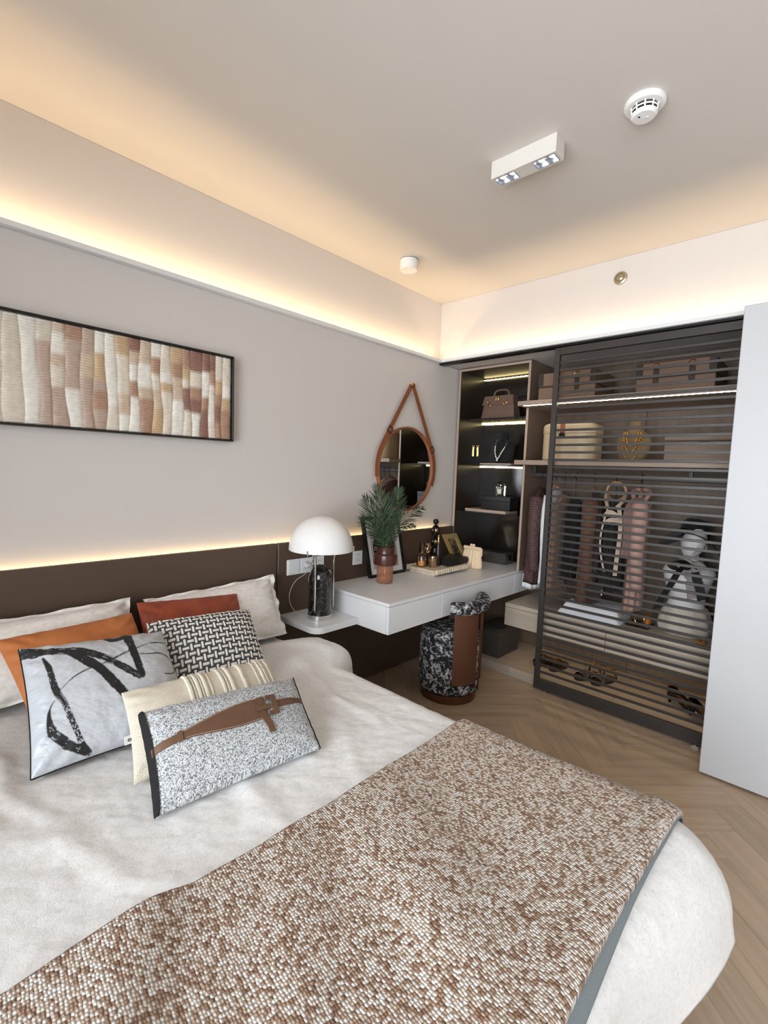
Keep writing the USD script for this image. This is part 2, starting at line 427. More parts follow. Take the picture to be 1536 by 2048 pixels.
t = Thing('wall_sprinkler', 'small round brass coloured sprinkler fitting on the upper wall', 'sprinkler', (1.335, .05, 2.7664))
ax = lambda pr, n=32, dz=(0, 0): lathe([(r_, -h) for r_, h in pr], n, (1.335 + dz[0], .05, 2.7664 + dz[1]), 'y')
fitting = mat('aged_steel', L(170, 158, 134), .35, metal=.7)
t.part('flange', ax([(0, .0005), (.040, .0005), (.038, .006), (.027, .010), (.026, .004), (0, .004)]), fitting)
t.part('deflector', ax([(0, .004), (.018, .004), (.020, .016), (.014, .020), (0, .021)]), fitting)
t.part('strut', join(*[ax([(0, .02), (.004, .02), (.004, .030), (0, .030)], 10, (.011 * math.cos(a), .011 * math.sin(a))) for a in (0, 2.1, 4.2)]), fitting)

# ---------------------------------------------------------------- headboard wall panel
HB = 1.064
hb = Thing('headboard', 'long dark brown leather headboard panel lit along its top edge', 'headboard', (.03, -1.8, 0))
# the fabric panels stand off the wall by a light slot
for ya, yb in ((-4.6, -3.0), (-2.996, -1.562), (-1.558, .235)):
    hb.part('panel', bx(.018, .05, ya, yb, .005, HB, .006), brown_leather)
hb.part('batten', bx(.001, .018, -4.6, .235, .99, 1.030, .001), black)
hb.part('light_strip', bx(.004, .013, -4.6, .23, 1.031, 1.036, .001), led_warm)

# ---------------------------------------------------------------- wall picture
pic = Thing('wall_picture', 'long abstract relief picture of ribbed cream and rust strips in a thin black frame', 'picture', (.02, -2.42, 1.866))
PY0, PY1, PZ0, PZ1 = -3.00, -1.847, 1.643, 2.091
pic.part('backing', bx(.001, .018, PY0 + .004, PY1 - .004, PZ0 + .004, PZ1 - .004), mat('canvas_edge', L(205, 195, 178), .8))
fr = .009
pic.part('frame', join(bx(.0005, .040, PY0, PY1, PZ1 - fr, PZ1), bx(.0005, .040, PY0, PY1, PZ0, PZ0 + fr), bx(.0005, .040, PY0, PY0 + fr, PZ0 + fr, PZ1 - fr), bx(.0005, .040, PY1 - fr, PY1, PZ0 + fr, PZ1 - fr)), black)
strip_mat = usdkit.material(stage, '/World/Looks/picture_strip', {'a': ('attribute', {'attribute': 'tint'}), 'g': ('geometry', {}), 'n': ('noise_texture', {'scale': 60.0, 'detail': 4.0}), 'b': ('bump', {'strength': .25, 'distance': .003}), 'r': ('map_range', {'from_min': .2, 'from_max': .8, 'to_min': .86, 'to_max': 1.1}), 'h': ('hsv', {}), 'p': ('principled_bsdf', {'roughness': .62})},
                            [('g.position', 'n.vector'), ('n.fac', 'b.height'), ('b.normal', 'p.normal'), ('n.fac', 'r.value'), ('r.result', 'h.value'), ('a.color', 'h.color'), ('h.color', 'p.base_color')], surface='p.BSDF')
# strip borders along the wall, and each strip's colour blocks from the top down (fraction of the height, colour)
CR, WH, TA, PB, RU, DR, OC, LT = (226, 216, 198), (242, 237, 227), (216, 194, 170), (200, 174, 156), (186, 144, 116), (150, 98, 80), (214, 182, 140), (232, 221, 205)
borders = [-2.991, -2.905, -2.821, -2.763, -2.708, -2.662, -2.609, -2.554, -2.506, -2.46, -2.414, -2.363, -2.318, -2.264, -2.218, -2.17, -2.116, -2.076, -2.019, -1.979, -1.943, -1.907, -1.857]
cols = [[(0, CR)], [(0, CR)], [(0, CR), (.55, LT)], [(0, WH), (.6, WH)], [(0, CR), (.2, PB), (.7, PB)], [(0, TA), (.1, WH), (.3, TA), (.42, LT), (.62, PB)], [(0, RU), (.14, PB), (.62, WH)], [(0, PB), (.25, TA), (.5, PB), (.72, PB)], [(0, WH), (.22, OC), (.5, PB), (.6, RU), (.8, PB)],
        [(0, WH), (.3, WH), (.55, WH), (.75, LT)], [(0, OC), (.2, LT), (.45, LT), (.6, TA), (.82, WH)], [(0, DR), (.14, TA), (.28, WH), (.45, RU), (.62, WH)], [(0, TA), (.25, WH), (.5, TA), (.62, RU)], [(0, WH), (.16, RU), (.34, LT), (.5, TA), (.72, OC)], [(0, LT), (.3, WH), (.42, OC), (.52, LT)], [(0, OC), (.18, RU), (.34, TA), (.6, WH)],
        [(0, RU), (.22, OC), (.34, LT), (.44, DR), (.7, LT)], [(0, DR), (.24, LT), (.42, RU), (.56, DR), (.72, WH)], [(0, DR), (.22, WH), (.52, RU), (.66, DR)], [(0, DR), (.2, RU), (.36, LT), (.5, WH), (.8, LT)], [(0, LT), (.3, OC), (.46, RU), (.6, DR), (.8, RU)], [(0, LT), (.35, WH), (.5, OC), (.65, RU)]]
rs = np.random.default_rng(3)
NZ, NU = 186, 7
zz = np.linspace(PZ1 - fr - .001, PZ0 + fr + .001, NZ)
fz = np.linspace(0, 1, NZ)
waves = []
for k in range(len(borders)):
    wd_ = min(borders[k] - borders[k - 1], borders[k + 1] - borders[k]) if 0 < k < len(borders) - 1 else 0; amp = wd_ * (.10 + .06 * rs.random())
    waves.append(amp * (np.sin(fz * (3.5 + 2 * rs.random()) + rs.random() * 6) + .5 * np.sin(fz * 9 + rs.random() * 6)))
for k in range(len(borders) - 1):
    e0, e1 = borders[k] + waves[k], borders[k + 1] + waves[k + 1]
    u = np.linspace(0, 1, NU)
    yy = e0[:, None] * (1 - u) + e1[:, None] * u
    yy = np.clip(yy, PY0 + fr, PY1 - fr)
    n_r = 37
    ph = rs.random() * 6
    ribs = np.abs(np.sin((fz[:, None] * n_r + .10 * np.sin(u[None] * 5 + ph)) * PI)) ** 1.4
    arch = (1 - (2 * u - 1) ** 6)[None]
    xx = .0195 + .0085 * ribs * arch + .0015 * np.sin(fz * 14 + ph)[:, None] * arch
    top = np.stack([xx, yy, np.broadcast_to(zz[:, None], xx.shape)], -1)
    low = top.copy(); low[..., 0] = .0180
    v, f = sheet(top, under=low)
    tint = np.zeros((NZ, 3))
    for z_, cc in cols[k]:
        wgt = smoothstep(z_ - .03, z_ + .03, fz)[:, None] if z_ > 0 else np.ones((NZ, 1))
        tint = tint * (1 - wgt) + (.88 * np.array(L(*cc)) + .12 * np.array(L(*WH))) * wgt
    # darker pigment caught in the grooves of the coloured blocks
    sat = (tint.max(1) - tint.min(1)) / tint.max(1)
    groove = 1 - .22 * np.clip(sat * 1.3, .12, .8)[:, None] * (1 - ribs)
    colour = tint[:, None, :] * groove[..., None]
    colour = np.vstack([colour.reshape(-1, 3)] * 2)
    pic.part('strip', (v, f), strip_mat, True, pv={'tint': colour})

# ---------------------------------------------------------------- bed
BX0, BX1, BY0, BY1, BZ = .07, 2.115, -3.36, -1.695, .56
bed = Thing('bed', 'low double bed with dark brown base under white bedding', 'bed', (1.08, -2.49, 0))
bed.part('base', bx(.06, 2.02, -3.36, -1.72, .03, .26, .02), brown_leather)
bed.part('mattress', bx(.07, 2.09, -3.37, -1.71, .262, .50, .05), mat('mattress', L(224, 222, 216), .9))
for xx_ in (.2, 1.9):
    for yy_ in (-3.25, -1.77):
        bed.part('foot', bx(xx_ - .03, xx_ + .03, yy_ - .03, yy_ + .03, .0005, .03), black)


def drape(x, y, off=0.0, R=.085, flare=.16):
    """Where the flat sheet's point (x, y) comes to lie on the mattress and over its sides."""
    ex = np.maximum(x - BX1, 0)
    eyf = np.maximum(y - BY1, 0); eyn = np.maximum(BY0 - y, 0)
    ey = np.where(eyf > 0, eyf, -eyn)
    Lh = np.hypot(ex, ey) + 1e-9
    nx, ny = ex / Lh, ey / Lh
    corner = np.clip(2 * np.abs(nx * ny), 0, 1)
    fl_ = flare + .02 * corner
    Rr = R + off + .125 * smoothstep(BY1 - .55, BY1 + .12, y) * smoothstep(BX1 - .55, BX1 + .12, x)
    s = Lh
    q = Rr * PI / 2
    ang = np.minimum(s / Rr, PI / 2)
    tt = np.maximum(s - q, 0)
    Lh_on = (ex > 0) | (np.abs(ey) > 0)
    fold = np.sin(y * 17 + 1.5 * np.sin(y * 5)) * np.abs(nx) + np.sin(x * 15 + 1.2 * np.sin(x * 6)) * np.abs(ny)
    h = Rr * np.sin(ang) + tt * fl_ + .020 * fold * smoothstep(.02, .25, tt)
    dwn = Rr * (1 - np.cos(ang)) + tt * np.sqrt(1 - fl_ ** 2)
    X = np.minimum(x, BX1) + np.where(Lh_on, nx * h, 0)
    Y = np.clip(y, BY0, BY1) + np.where(Lh_on, ny * h, 0)
    Z = BZ + off - np.where(Lh_on, dwn, 0)
    return X, Y, Z, Lh_on


def fbm2(x, y, s, seed, o=4):
    return meshkit.fbm(np.stack([x * s, y * s, np.full_like(x, seed * 7.3)], -1), o, seed) - .5


def duvet_relief(x, y):
    """The bedding's own hills and creases."""
    z = .010 * fbm2(x, y, 1.8, 2) + .0025 * fbm2(x * .6 + y * .8, x * .2 - y * .5, 9.0, 4)
    # creases pulling away from the pillows on the far side
    for (cx, cy, dx, dy, ln, w, hgt) in ((.62, -1.72, .96, .28, .34, .030, .022), (.86, -1.86, .99, -.12, .30, .022, .014), (.75, -1.98, .95, .3, .32, .025, .013), (.98, -2.35, .9, .43, .30, .03, .010), (.55, -1.66, .8, .6, .25, .03, .018), (1.25, -2.45, .9, .1, .25, .035, .010), (1.2, -2.85, .85, .5, .3, .04, .011), (.95, -3.05, .95, -.2, .35, .04, .012), (.70, -2.95, .98, .15, .3, .03, .014), (1.30, -2.1, .9, -.35, .25, .03, .008)):
        a = (x - cx) * dx + (y - cy) * dy; b = -(x - cx) * dy + (y - cy) * dx
        b = b + .02 * np.sin(a * 14)
        z = z + .75 * hgt * np.exp(-(a / ln) ** 2) * np.exp(-(b / w) ** 2)
    return z


def make_duvet():
    xs = np.linspace(.08, BX1 + .37, 300); ys = np.linspace(BY0 - .40, BY1 + .33, 300)
    x, y = np.meshgrid(xs, ys, indexing='ij')
    # the far edge bulges beside the pillows
    X, Y, Z, on = drape(x, y)
    bul = .150 * smoothstep(.28, .42, x) * (1 - smoothstep(.60, .76, x)) * smoothstep(BY1 - .25, BY1 + .05, y)
    Y = Y + bul; Z = Z + .030 * smoothstep(.2, .4, x) * (1 - smoothstep(.55, .72, x)) * smoothstep(BY1 - .35, BY1 - .08, y) * (1 - smoothstep(BY1, BY1 + .12, y))
    inner = smoothstep(0, .10, np.minimum(np.minimum(BX1 + .05 - x, BY1 + .05 - y), y - BY0 + .05))
    Z = Z + duvet_relief(x, y) * (.25 + .75 * inner)
    # ragged hem
    Z = Z + .012 * fbm2(x, y, 14, 5)
    top = np.stack([X, Y, Z], -1)
    n = np.cross(np.gradient(top, axis=0), np.gradient(top, axis=1)); n /= np.linalg.norm(n, axis=-1, keepdims=True)
    v, f = sheet(top, under=top - n * .018)
    uv = np.stack([x.ravel(), y.ravel()], -1); uv = np.vstack([uv, uv])
    return v, f, uv


linen = usdkit.material(stage, '/World/Looks/duvet_linen', {
    'u': ('geometry', {}), 'n1': ('noise_texture', {'scale': 95.0, 'detail': 3.0, 'distortion': 1.2}), 'n2': ('noise_texture', {'scale': 420.0, 'detail': 2.0}),
    'r': ('rgb_ramp', {'ramp': [(.34, L(224, 222, 219)), (.50, L(232, 231, 229)), (.64, L(236, 235, 234))]}), 'ad': ('math', {'math_type': 'multiply_add', 'value2': .5}),
    'b': ('bump', {'strength': .25, 'distance': .0025}), 'p': ('principled_bsdf', {'roughness': .72, 'sheen_weight': .12})},
    [('u.position', 'n1.vector'), ('u.position', 'n2.vector'), ('n1.fac', 'r.fac'), ('r.color', 'p.base_color'), ('n2.fac', 'ad.value1'), ('n1.fac', 'ad.value3'), ('ad.value', 'b.height'), ('b.normal', 'p.normal')], surface='p.BSDF')
v, f, uv = make_duvet()
single('duvet', (v, f), linen, 'white textured duvet spread over the bed and hanging over its foot', 'duvet', True, uv=uv)


def make_throw():
    """Woven throw across the foot of the bed: (upper face, lining)."""
    TX0, TX1 = 1.462, BX1 + .052
    xs = np.linspace(0, 1, 170); ys = np.linspace(BY0 - .34, BY1 + .30, 330)
    a, y = np.meshgrid(xs, ys, indexing='ij')
    x = (TX0 + .008 * np.sin(y * 5) - .02 * smoothstep(-2.6, -3.3, y)) * (1 - a) + (TX1 + .010 * np.sin(y * 4 + 1)) * a

    def place(x, y, off):
        X, Y, Z, on = drape(x, y, off)
        wav = .020 * np.exp(-((np.sin((x * .55 + y) * 8.5 + .7 * np.sin(x * 5)) - 1) ** 2) * 2.2) + .006 * np.sin((x * .8 + y) * 15 + 2 * np.sin(y * 2))
        wav = wav * smoothstep(BY1 + .03, BY1 - .15, y) * smoothstep(TX1 + .02, TX1 - .25, x) * (.35 + .65 * smoothstep(-2.0, -2.6, y)) + .010 * fbm2(x, y, 4, 9)
        Z = Z + np.maximum(wav, -.002) + .010 * smoothstep(TX1 - .12, TX1 - .02, x) * (1 - smoothstep(TX1 - .02, TX1 + .03, x))
        Z = np.maximum(Z, np.where(on, -9, BZ + off + np.maximum(duvet_relief(x, y), -.006) * .9 * smoothstep(TX0 + .2, TX0, x)))
        return np.stack([X, Y, Z], -1)
    top, low = place(x, y, .026), place(x, y, .013)
    v, f = sheet(top, under=low)
    uv = np.vstack([np.stack([x.ravel(), y.ravel()], -1)] * 2)
    xl = TX0 + .01 + (TX1 + .006 + .009 * smoothstep(-1.9, -2.6, y) + .004 * np.sin(y * 7) - TX0 - .01) * a
    lt, ll = place(xl, y, .0128), place(xl, y, .0085)
    return (v, f, uv), sheet(lt, under=ll)


weave = usdkit.material(stage, '/World/Looks/throw_weave', {
    'u': ('uvmap', {'attribute': 'st'}), 'm': ('mapping', {'scale': (125.0, 165.0, 1.0), 'rotation': (0, 0, 0.16)}),
    'v': ('voronoi_texture', {'scale': 1.0, 'randomness': .42, 'dimensions': '2D'}), 'sc': ('separate_color', {}),
    'n': ('noise_texture', {'scale': 26.0, 'detail': 3.0}), 'n2': ('math', {'math_type': 'multiply', 'value2': .55}), 'mx': ('math', {'math_type': 'multiply_add', 'value2': .62}), 'sb': ('math', {'math_type': 'subtract', 'value2': .06}),
    'r': ('rgb_ramp', {'ramp': [(.20, L(132, 96, 72)), (.36, L(164, 134, 110)), (.50, L(200, 182, 165)), (.64, L(220, 210, 199)), (.85, L(232, 226, 219))]}),
    'dr': ('map_range', {'from_min': .25, 'from_max': .75, 'to_min': 1.0, 'to_max': .32}), 'h': ('hsv', {}),
    'b': ('bump', {'strength': .9, 'distance': .004, 'invert': True}), 'p': ('principled_bsdf', {'roughness': .85, 'sheen_weight': .1})},
    [('u.UV', 'm.vector'), ('m.vector', 'v.vector'), ('u.UV', 'n.vector'), ('v.color', 'sc.color'), ('sc.r', 'mx.value1'), ('n.fac', 'n2.value1'), ('n2.value', 'mx.value3'), ('mx.value', 'sb.value1'), ('sb.value', 'r.fac'), ('r.color', 'h.color'),
     ('v.distance', 'dr.value'), ('dr.result', 'h.value'), ('h.color', 'p.base_color'), ('v.distance', 'b.height'), ('b.normal', 'p.normal')], surface='p.BSDF')
tw, ln = make_throw()
t = Thing('throw_blanket', 'brown and cream woven throw laid across the foot of the bed', 'throw blanket', (1.83, -2.4, .55))
t.part('woven_face', tw[:2], weave, True, uv=tw[2])
t.part('lining', ln, mat('throw_lining', L(124, 132, 134), .7, bump=(200, .2)), True, label='grey lining showing along the foot edge')

# ---------------------------------------------------------------- bedside shelf, desk, sockets
t = Thing('bedside_shelf', 'white floating bedside shelf with a rounded front corner', 'bedside shelf', (.05, -1.38, .63))
pol = sbox(.0505, -1.546, .405, -1.2185).difference(Polygon([(.34, -1.55), (.41, -1.55), (.41, -1.481)])).union(Polygon(list(zip(.34 + .065 * np.cos(np.linspace(-PI / 2, 0, 12)), -1.481 + .065 * np.sin(np.linspace(-PI / 2, 0, 12)))) + [(.34, -1.481)]))
core = prism(pol, .033, (0, 0, .5955), (1, 0, 0), (0, 1, 0)); topc = prism(pol.buffer(-.0015), .0025, (0, 0, .6275), (1, 0, 0), (0, 1, 0)); botc = prism(pol.buffer(-.0015), .0025, (0, 0, .594), (1, 0, 0), (0, 1, 0))
t.part('board', join(core, topc, botc), white_lacquer)

t = Thing('dressing_table', 'long white floating dressing table with two flush drawers', 'dressing table', (.05, -.4, .586))
DX, DY0, DY1, DT = .645, -1.2165, .62, .767
t.part('carcass', bx(.0505, DX - .021, DY0 + .001, DY1, .588, DT - .021, .002), white_lacquer)
t.part('top_board', bx(.0505, DX, DY0, DY1, DT - .020, DT, .002), white_lacquer)
t.part('end_panel', bx(.0505, DX - .0205, DY0 - .0002, DY0 + .0008, .586, DT - .0212, .0005), white_lacquer)
for ya, yb in ((DY0, -.7145), (-.7115, .24)):
    t.part('drawer_front', bx(DX - .020, DX, ya, yb, .586, DT - .0225, .002), white_lacquer)
t.part('drawer_front', bx(DX - .020, DX, .243, DY1, .586, DT - .0225, .002), white_lacquer)

socket_white = mat('socket_white', L(238, 238, 238), .3)
for k, (ya, yb, nm, lb) in enumerate(((-1.497, -1.398, 'switch_plate', 'plain white blank switch plate nearest the bed'), (-1.396, -1.303, 'socket_plate', 'white socket plate with the lamp plug in it'), (-1.301, -1.210, 'socket_plate', 'white socket plate partly hidden behind the lamp'), (-.955, -.865, 'socket_plate', 'white socket plate peeking out behind the leaning poster'))):
    t = Thing(nm, lb, 'socket' if 'socket' in nm else 'switch', (.05, (ya + yb) / 2, .912))
    t.part('plate', bx(.0502, .058, ya, yb, .863, .959, .003), socket_white)
    if 'socket' in nm:
        cy = (ya + yb) / 2
        t.part('slot', join(bx(.0575, .0584, cy - .004, cy - .001, .925, .937, .0003), bx(.0575, .0584, cy + .009, cy + .012, .925, .937, .0003)), black)
        t.part('slot', join(*[(lambda m: m)(prism([(cy + s * .009 - .0015, 0), (cy + s * .009 + .0015, 0), (cy + s * .014 + .0015, .011), (cy + s * .014 - .0015, .011)], .0009, (.0575, 0, .886), (0, 1, 0), (0, 0, 1))) for s in (-1, 1)], bx(.0575, .0584, cy - .0015, cy + .0015, .899, .909, .0003)), black)
    else:
        t.part('rocker', bx(.0575, .0605, ya + .008, yb - .008, .871, .951, .002), socket_white)

# ---------------------------------------------------------------- table lamp
LX, LY, LZ = .247, -1.392, .630
t = Thing('table_lamp', 'mushroom lamp with white dome shade on a black marble body', 'lamp', (LX, LY, LZ))
marble = usdkit.material(stage, '/World/Looks/black_marble', {
    'g': ('geometry', {}), 'mp': ('mapping', {'scale': (9., 9., 5.), 'rotation': (.3, .5, .2)}), 'n': ('noise_texture', {'scale': 1.6, 'detail': 6.0, 'roughness': .6, 'distortion': 1.8}),
    's': ('math', {'math_type': 'subtract', 'value2': .5}), 'a': ('math', {'math_type': 'absolute'}), 'r': ('rgb_ramp', {'ramp': [(0, L(120, 118, 116)), (.006, L(70, 68, 68)), (.016, L(17, 16, 17)), (1, L(12, 12, 13))]}), 'p': ('principled_bsdf', {'roughness': .12, 'coat_weight': .4})},
    [('g.position', 'mp.vector'), ('mp.vector', 'n.vector'), ('n.fac', 's.value1'), ('s.value', 'a.value1'), ('a.value', 'r.fac'), ('r.color', 'p.base_color')], surface='p.BSDF')
rb = .069
arc = [(rb * math.cos(a), .240 + .082 * math.sin(a)) for a in np.linspace(0, PI / 2, 14)]
arc[-1] = (0, .322)
t.part('foot_ring', lathe([(0, .0004), (rb + .002, .0004), (rb + .003, .002), (rb + .003, .026), (rb + .001, .028), (0, .028)], 56, t.loc), chrome)
t.part('body', lathe([(0, .0275), (rb, .0275)] + arc, 56, t.loc), marble)
RS, ZR = .189, .414
dome_o = [(RS * math.cos(a) ** .96, ZR + .194 * math.sin(a)) for a in np.linspace(0, PI / 2, 26)]; dome_o[-1] = (0, ZR + .194)
dome_i = [((RS - .004) * math.cos(a) ** .96, ZR + .190 * math.sin(a)) for a in np.linspace(PI / 2, 0, 26)]; dome_i[0] = (0, ZR + .190)
t.part('shade', lathe(dome_i + [(RS - .004, ZR - .002), (RS - .002, ZR - .004), (RS, ZR - .002)] + dome_o, 72, t.loc), mat('lamp_shade', L(236, 235, 233), .28, coat=.2))
for k, a in enumerate((math.radians(-62), math.radians(58), math.radians(178))):
    dr = np.array([math.cos(a), math.sin(a), 0])
    pts = [t.loc + dr * r_ + np.array([0, 0, z_]) for r_, z_ in ((.077, .062), (.077, .20), (.077, .30), (.078, .350), (.088, .388), (.112, .408), (.150, .4105), (.194, .408))]
    rod = t.part('rod', tube(smooth_path(pts, 40), .0055, 10), chrome)
    t.part('knob', join(tube([t.loc + dr * .194 + np.array([0, 0, .402]), t.loc + dr * .194 + np.array([0, 0, .430])], .0045, 8)), chrome, under=rod)
cord = smooth_path([(.074, -1.350, .905), (.095, -1.385, .87), (.085, -1.44, .84), (.075, -1.475, .79), (.075, -1.49, .74), (.09, -1.48, .675), (.12, -1.46, .640), (.15, -1.44, .6335), (.18, -1.42, .6335)], 50)
t.part('cord', tube(cord, .0022, 6), mat('clear_cord', L(196, 188, 178), .3))
t.part('plug', join(bx(.0586, .084, -1.372, -1.328, .900, .930, .006), bx(.084, .092, -1.362, -1.338, .906, .924, .004)), mat('plug_grey', L(205, 204, 202), .3))
sw = smooth_path([(.088, -1.345, .90), (.09, -1.32, .85), (.10, -1.315, .80), (.10, -1.33, .77), (.095, -1.355, .80), (.09, -1.352, .86)], 30)
t.part('cord', tube(sw, .0022, 6), UsdShade.Material.Get(stage, '/World/Looks/clear_cord'))
# ---------------------------------------------------------------- cushions on the bed
class Cushion:
    """A stuffed cushion stretched between four corners (top left, top right, bottom right, bottom left seen from the foot)."""

    def __init__(self, TL, TR, BR, BL, front, back, seed, n=90, bow=.055, pinch=.5, wrinkle=.006, rim=0.0):
        self.c = [np.array(p, float) for p in (TL, TR, BR, BL)]
        self.front, self.back, self.seed, self.bow, self.pinch, self.wrinkle, self.rim = front, back, seed, bow, pinch, wrinkle, rim
        TL, TR, BR, BL = self.c
        nn = -np.cross((TR - TL) + (BR - BL), (BL - TL) + (BR - TR)); self.n = nn / np.linalg.norm(nn)
        self.w = (np.linalg.norm(TR - TL) + np.linalg.norm(BR - BL)) / 2
        self.h = (np.linalg.norm(BL - TL) + np.linalg.norm(BR - TR)) / 2

    def at(self, u, v, side=1, off=0.0):
        TL, TR, BR, BL = self.c
        u, v = np.asarray(u, float), np.asarray(v, float)
        uu = u * (1 - self.bow * (1 - v * v) * np.abs(u) ** 1.5)
        vv = v * (1 - self.bow * (1 - u * u) * np.abs(v) ** 1.5)
        a, b = ((1 + uu) / 2)[..., None], ((1 + vv) / 2)[..., None]
        p = (TL * (1 - a) + TR * a) * b + (BL * (1 - a) + BR * a) * (1 - b)
        k = 1 - self.rim
        eu, ev = np.clip(np.abs(u) / k, 0, 1), np.clip(np.abs(v) / k, 0, 1)
        prof = ((1 - eu ** 2.6) * (1 - ev ** 2.6)) ** self.pinch
        wr = self.wrinkle * (2 * fbm2(u * 1.1 + self.seed, v * 1.1, 2.6, self.seed) + .8 * fbm2(u * (3 + 3 * np.abs(v)), v * (3 + 3 * np.abs(u)), 1.6, self.seed + 3)) * np.minimum(prof * 3, 1)
        # gathers running in from the corners
        wr = wr + .55 * self.wrinkle * np.sin(np.arctan2(np.abs(v), np.abs(u)) * 30 + self.seed) * smoothstep(.55, .95, np.hypot(u, v) / 1.41) * np.minimum(prof * 4, 1)
        hgt = (self.front if side > 0 else -self.back) * prof + wr * (1 if side > 0 else -.6)
        if self.rim:
            flat = smoothstep(k - .03, k + .03, np.maximum(np.abs(u), np.abs(v)))
            hgt = hgt + flat * (.010 * np.sin(u * 9 + v * 7 + self.seed) + .006 * np.sin(u * 21 - v * 17)) + flat * side * .0012
        else:
            hgt = hgt + side * .0006
        return p + (hgt + off)[..., None] * self.n

    def shell(self, nu=90, nv=90, relief=None):
        # denser rows near the rim
        s = np.sin(np.linspace(-1, 1, nu) * PI / 2 * .92) / np.sin(PI / 2 * .92); r = np.sin(np.linspace(-1, 1, nv) * PI / 2 * .92) / np.sin(PI / 2 * .92)
        if nu > 200: s, r = np.linspace(-1, 1, nu), np.linspace(-1, 1, nv)
        u, v = np.meshgrid(s, r, indexing='ij')
        top = self.at(u, v, 1) if relief is None else self.at(u, v, 1, relief(u, v))
        m, f = sheet(top, under=self.at(u, v, -1))
        uv = np.stack([(u.ravel() + 1) / 2 * self.w, (v.ravel() + 1) / 2 * self.h], -1)
        return m, f, np.vstack([uv, uv + 3.7]), u, v


def cloth(name, lo, hi, scale, bump=.3, rough=.75, sheen=.2, fine=600.0, dist=.003, pts=(.35, .65)):
    return usdkit.material(stage, '/World/Looks/' + name, {
        'u': ('uvmap', {'attribute': 'st'}), 'n': ('noise_texture', {'scale': scale, 'detail': 4.0}), 'f': ('noise_texture', {'scale': fine, 'detail': 1.0}),
        'r': ('rgb_ramp', {'ramp': [(pts[0], lo), (pts[1], hi)]}), 'b': ('bump', {'strength': bump, 'distance': dist}), 'p': ('principled_bsdf', {'roughness': rough, 'sheen_weight': sheen})},
        [('u.UV', 'n.vector'), ('u.UV', 'f.vector'), ('n.fac', 'r.fac'), ('r.color', 'p.base_color'), ('f.fac', 'b.height'), ('b.normal', 'p.normal')], surface='p.BSDF')


pillow_linen = cloth('pillow_linen', L(236, 230, 221), L(246, 243, 238), 60, .25, .75)
for k, (cs, lb) in enumerate(((((.085, -2.335, .868), (.085, -1.612, .892), (.265, -1.640, .592), (.265, -2.345, .592)), 'white flanged pillow on the bedside shelf side, behind the rust cushion'),
                              (((.085, -3.13, .880), (.095, -2.392, .892), (.265, -2.405, .592), (.265, -3.13, .592)), 'white flanged pillow behind the caramel cushion'))):
    c = Cushion(*cs, .080, .028, 11 + k * 5, bow=.035, wrinkle=.012, rim=.085)
    m, f, uv, _, _ = c.shell(110, 110)
    single('pillow', (m, f), pillow_linen, lb, 'pillow', True, uv=uv)

c = Cushion((.205, -2.404, .892), (.205, -1.915, .853), (.43, -1.945, .585), (.43, -2.43, .585), .052, .022, 21, bow=.03)
m, f, uv, _, _ = c.shell()
rust = cloth('rust_velvet', L(124, 46, 18), L(150, 62, 26), 14, .15, .6, .1)
single('cushion', (m, f), rust, 'rust red velvet square cushion leaning on the pillow behind the woven one', 'cushion', True, uv=uv)
c = Cushion((.255, -2.905, .852), (.245, -2.438, .862), (.50, -2.40, .585), (.530, -2.835, .578), .060, .03, 23, bow=.03)
m, f, uv, _, _ = c.shell()
single('cushion', (m, f), cloth('caramel_suede', L(180, 104, 50), L(194, 116, 60), 10, .12, .65, .05), 'caramel orange plain square cushion behind the brush stroke cushion', 'cushion', True, uv=uv)

# woven black and white cushion
P_, Q_ = .0465, .0300


def weave_field(x, y):
    """(relief, whiteness) of the thick basket weave at x, y in metres."""
    best = np.zeros_like(x)
    r = np.round(y / Q_)
    for dr in (-1, 0, 1):
        row = r + dr
        sh = (row % 2) * .5
        yy = (y - row * Q_)
        xx = ((x / P_ - sh + .5) % 1 - .5) * P_
        hb = np.clip(1 - (np.abs(xx) / (.33 * P_)) ** 6, 0, 1) * np.sqrt(np.clip(1 - (yy / (.235 * Q_)) ** 2, 0, 1))
        xv = ((x / P_ - sh) % 1 - .5) * P_
        vb = np.clip(1 - (np.abs(yy) / (.60 * Q_)) ** 6, 0, 1) * np.sqrt(np.clip(1 - (xv / (.115 * P_)) ** 2, 0, 1))
        best = np.maximum(best, np.maximum(hb, vb))
    return best


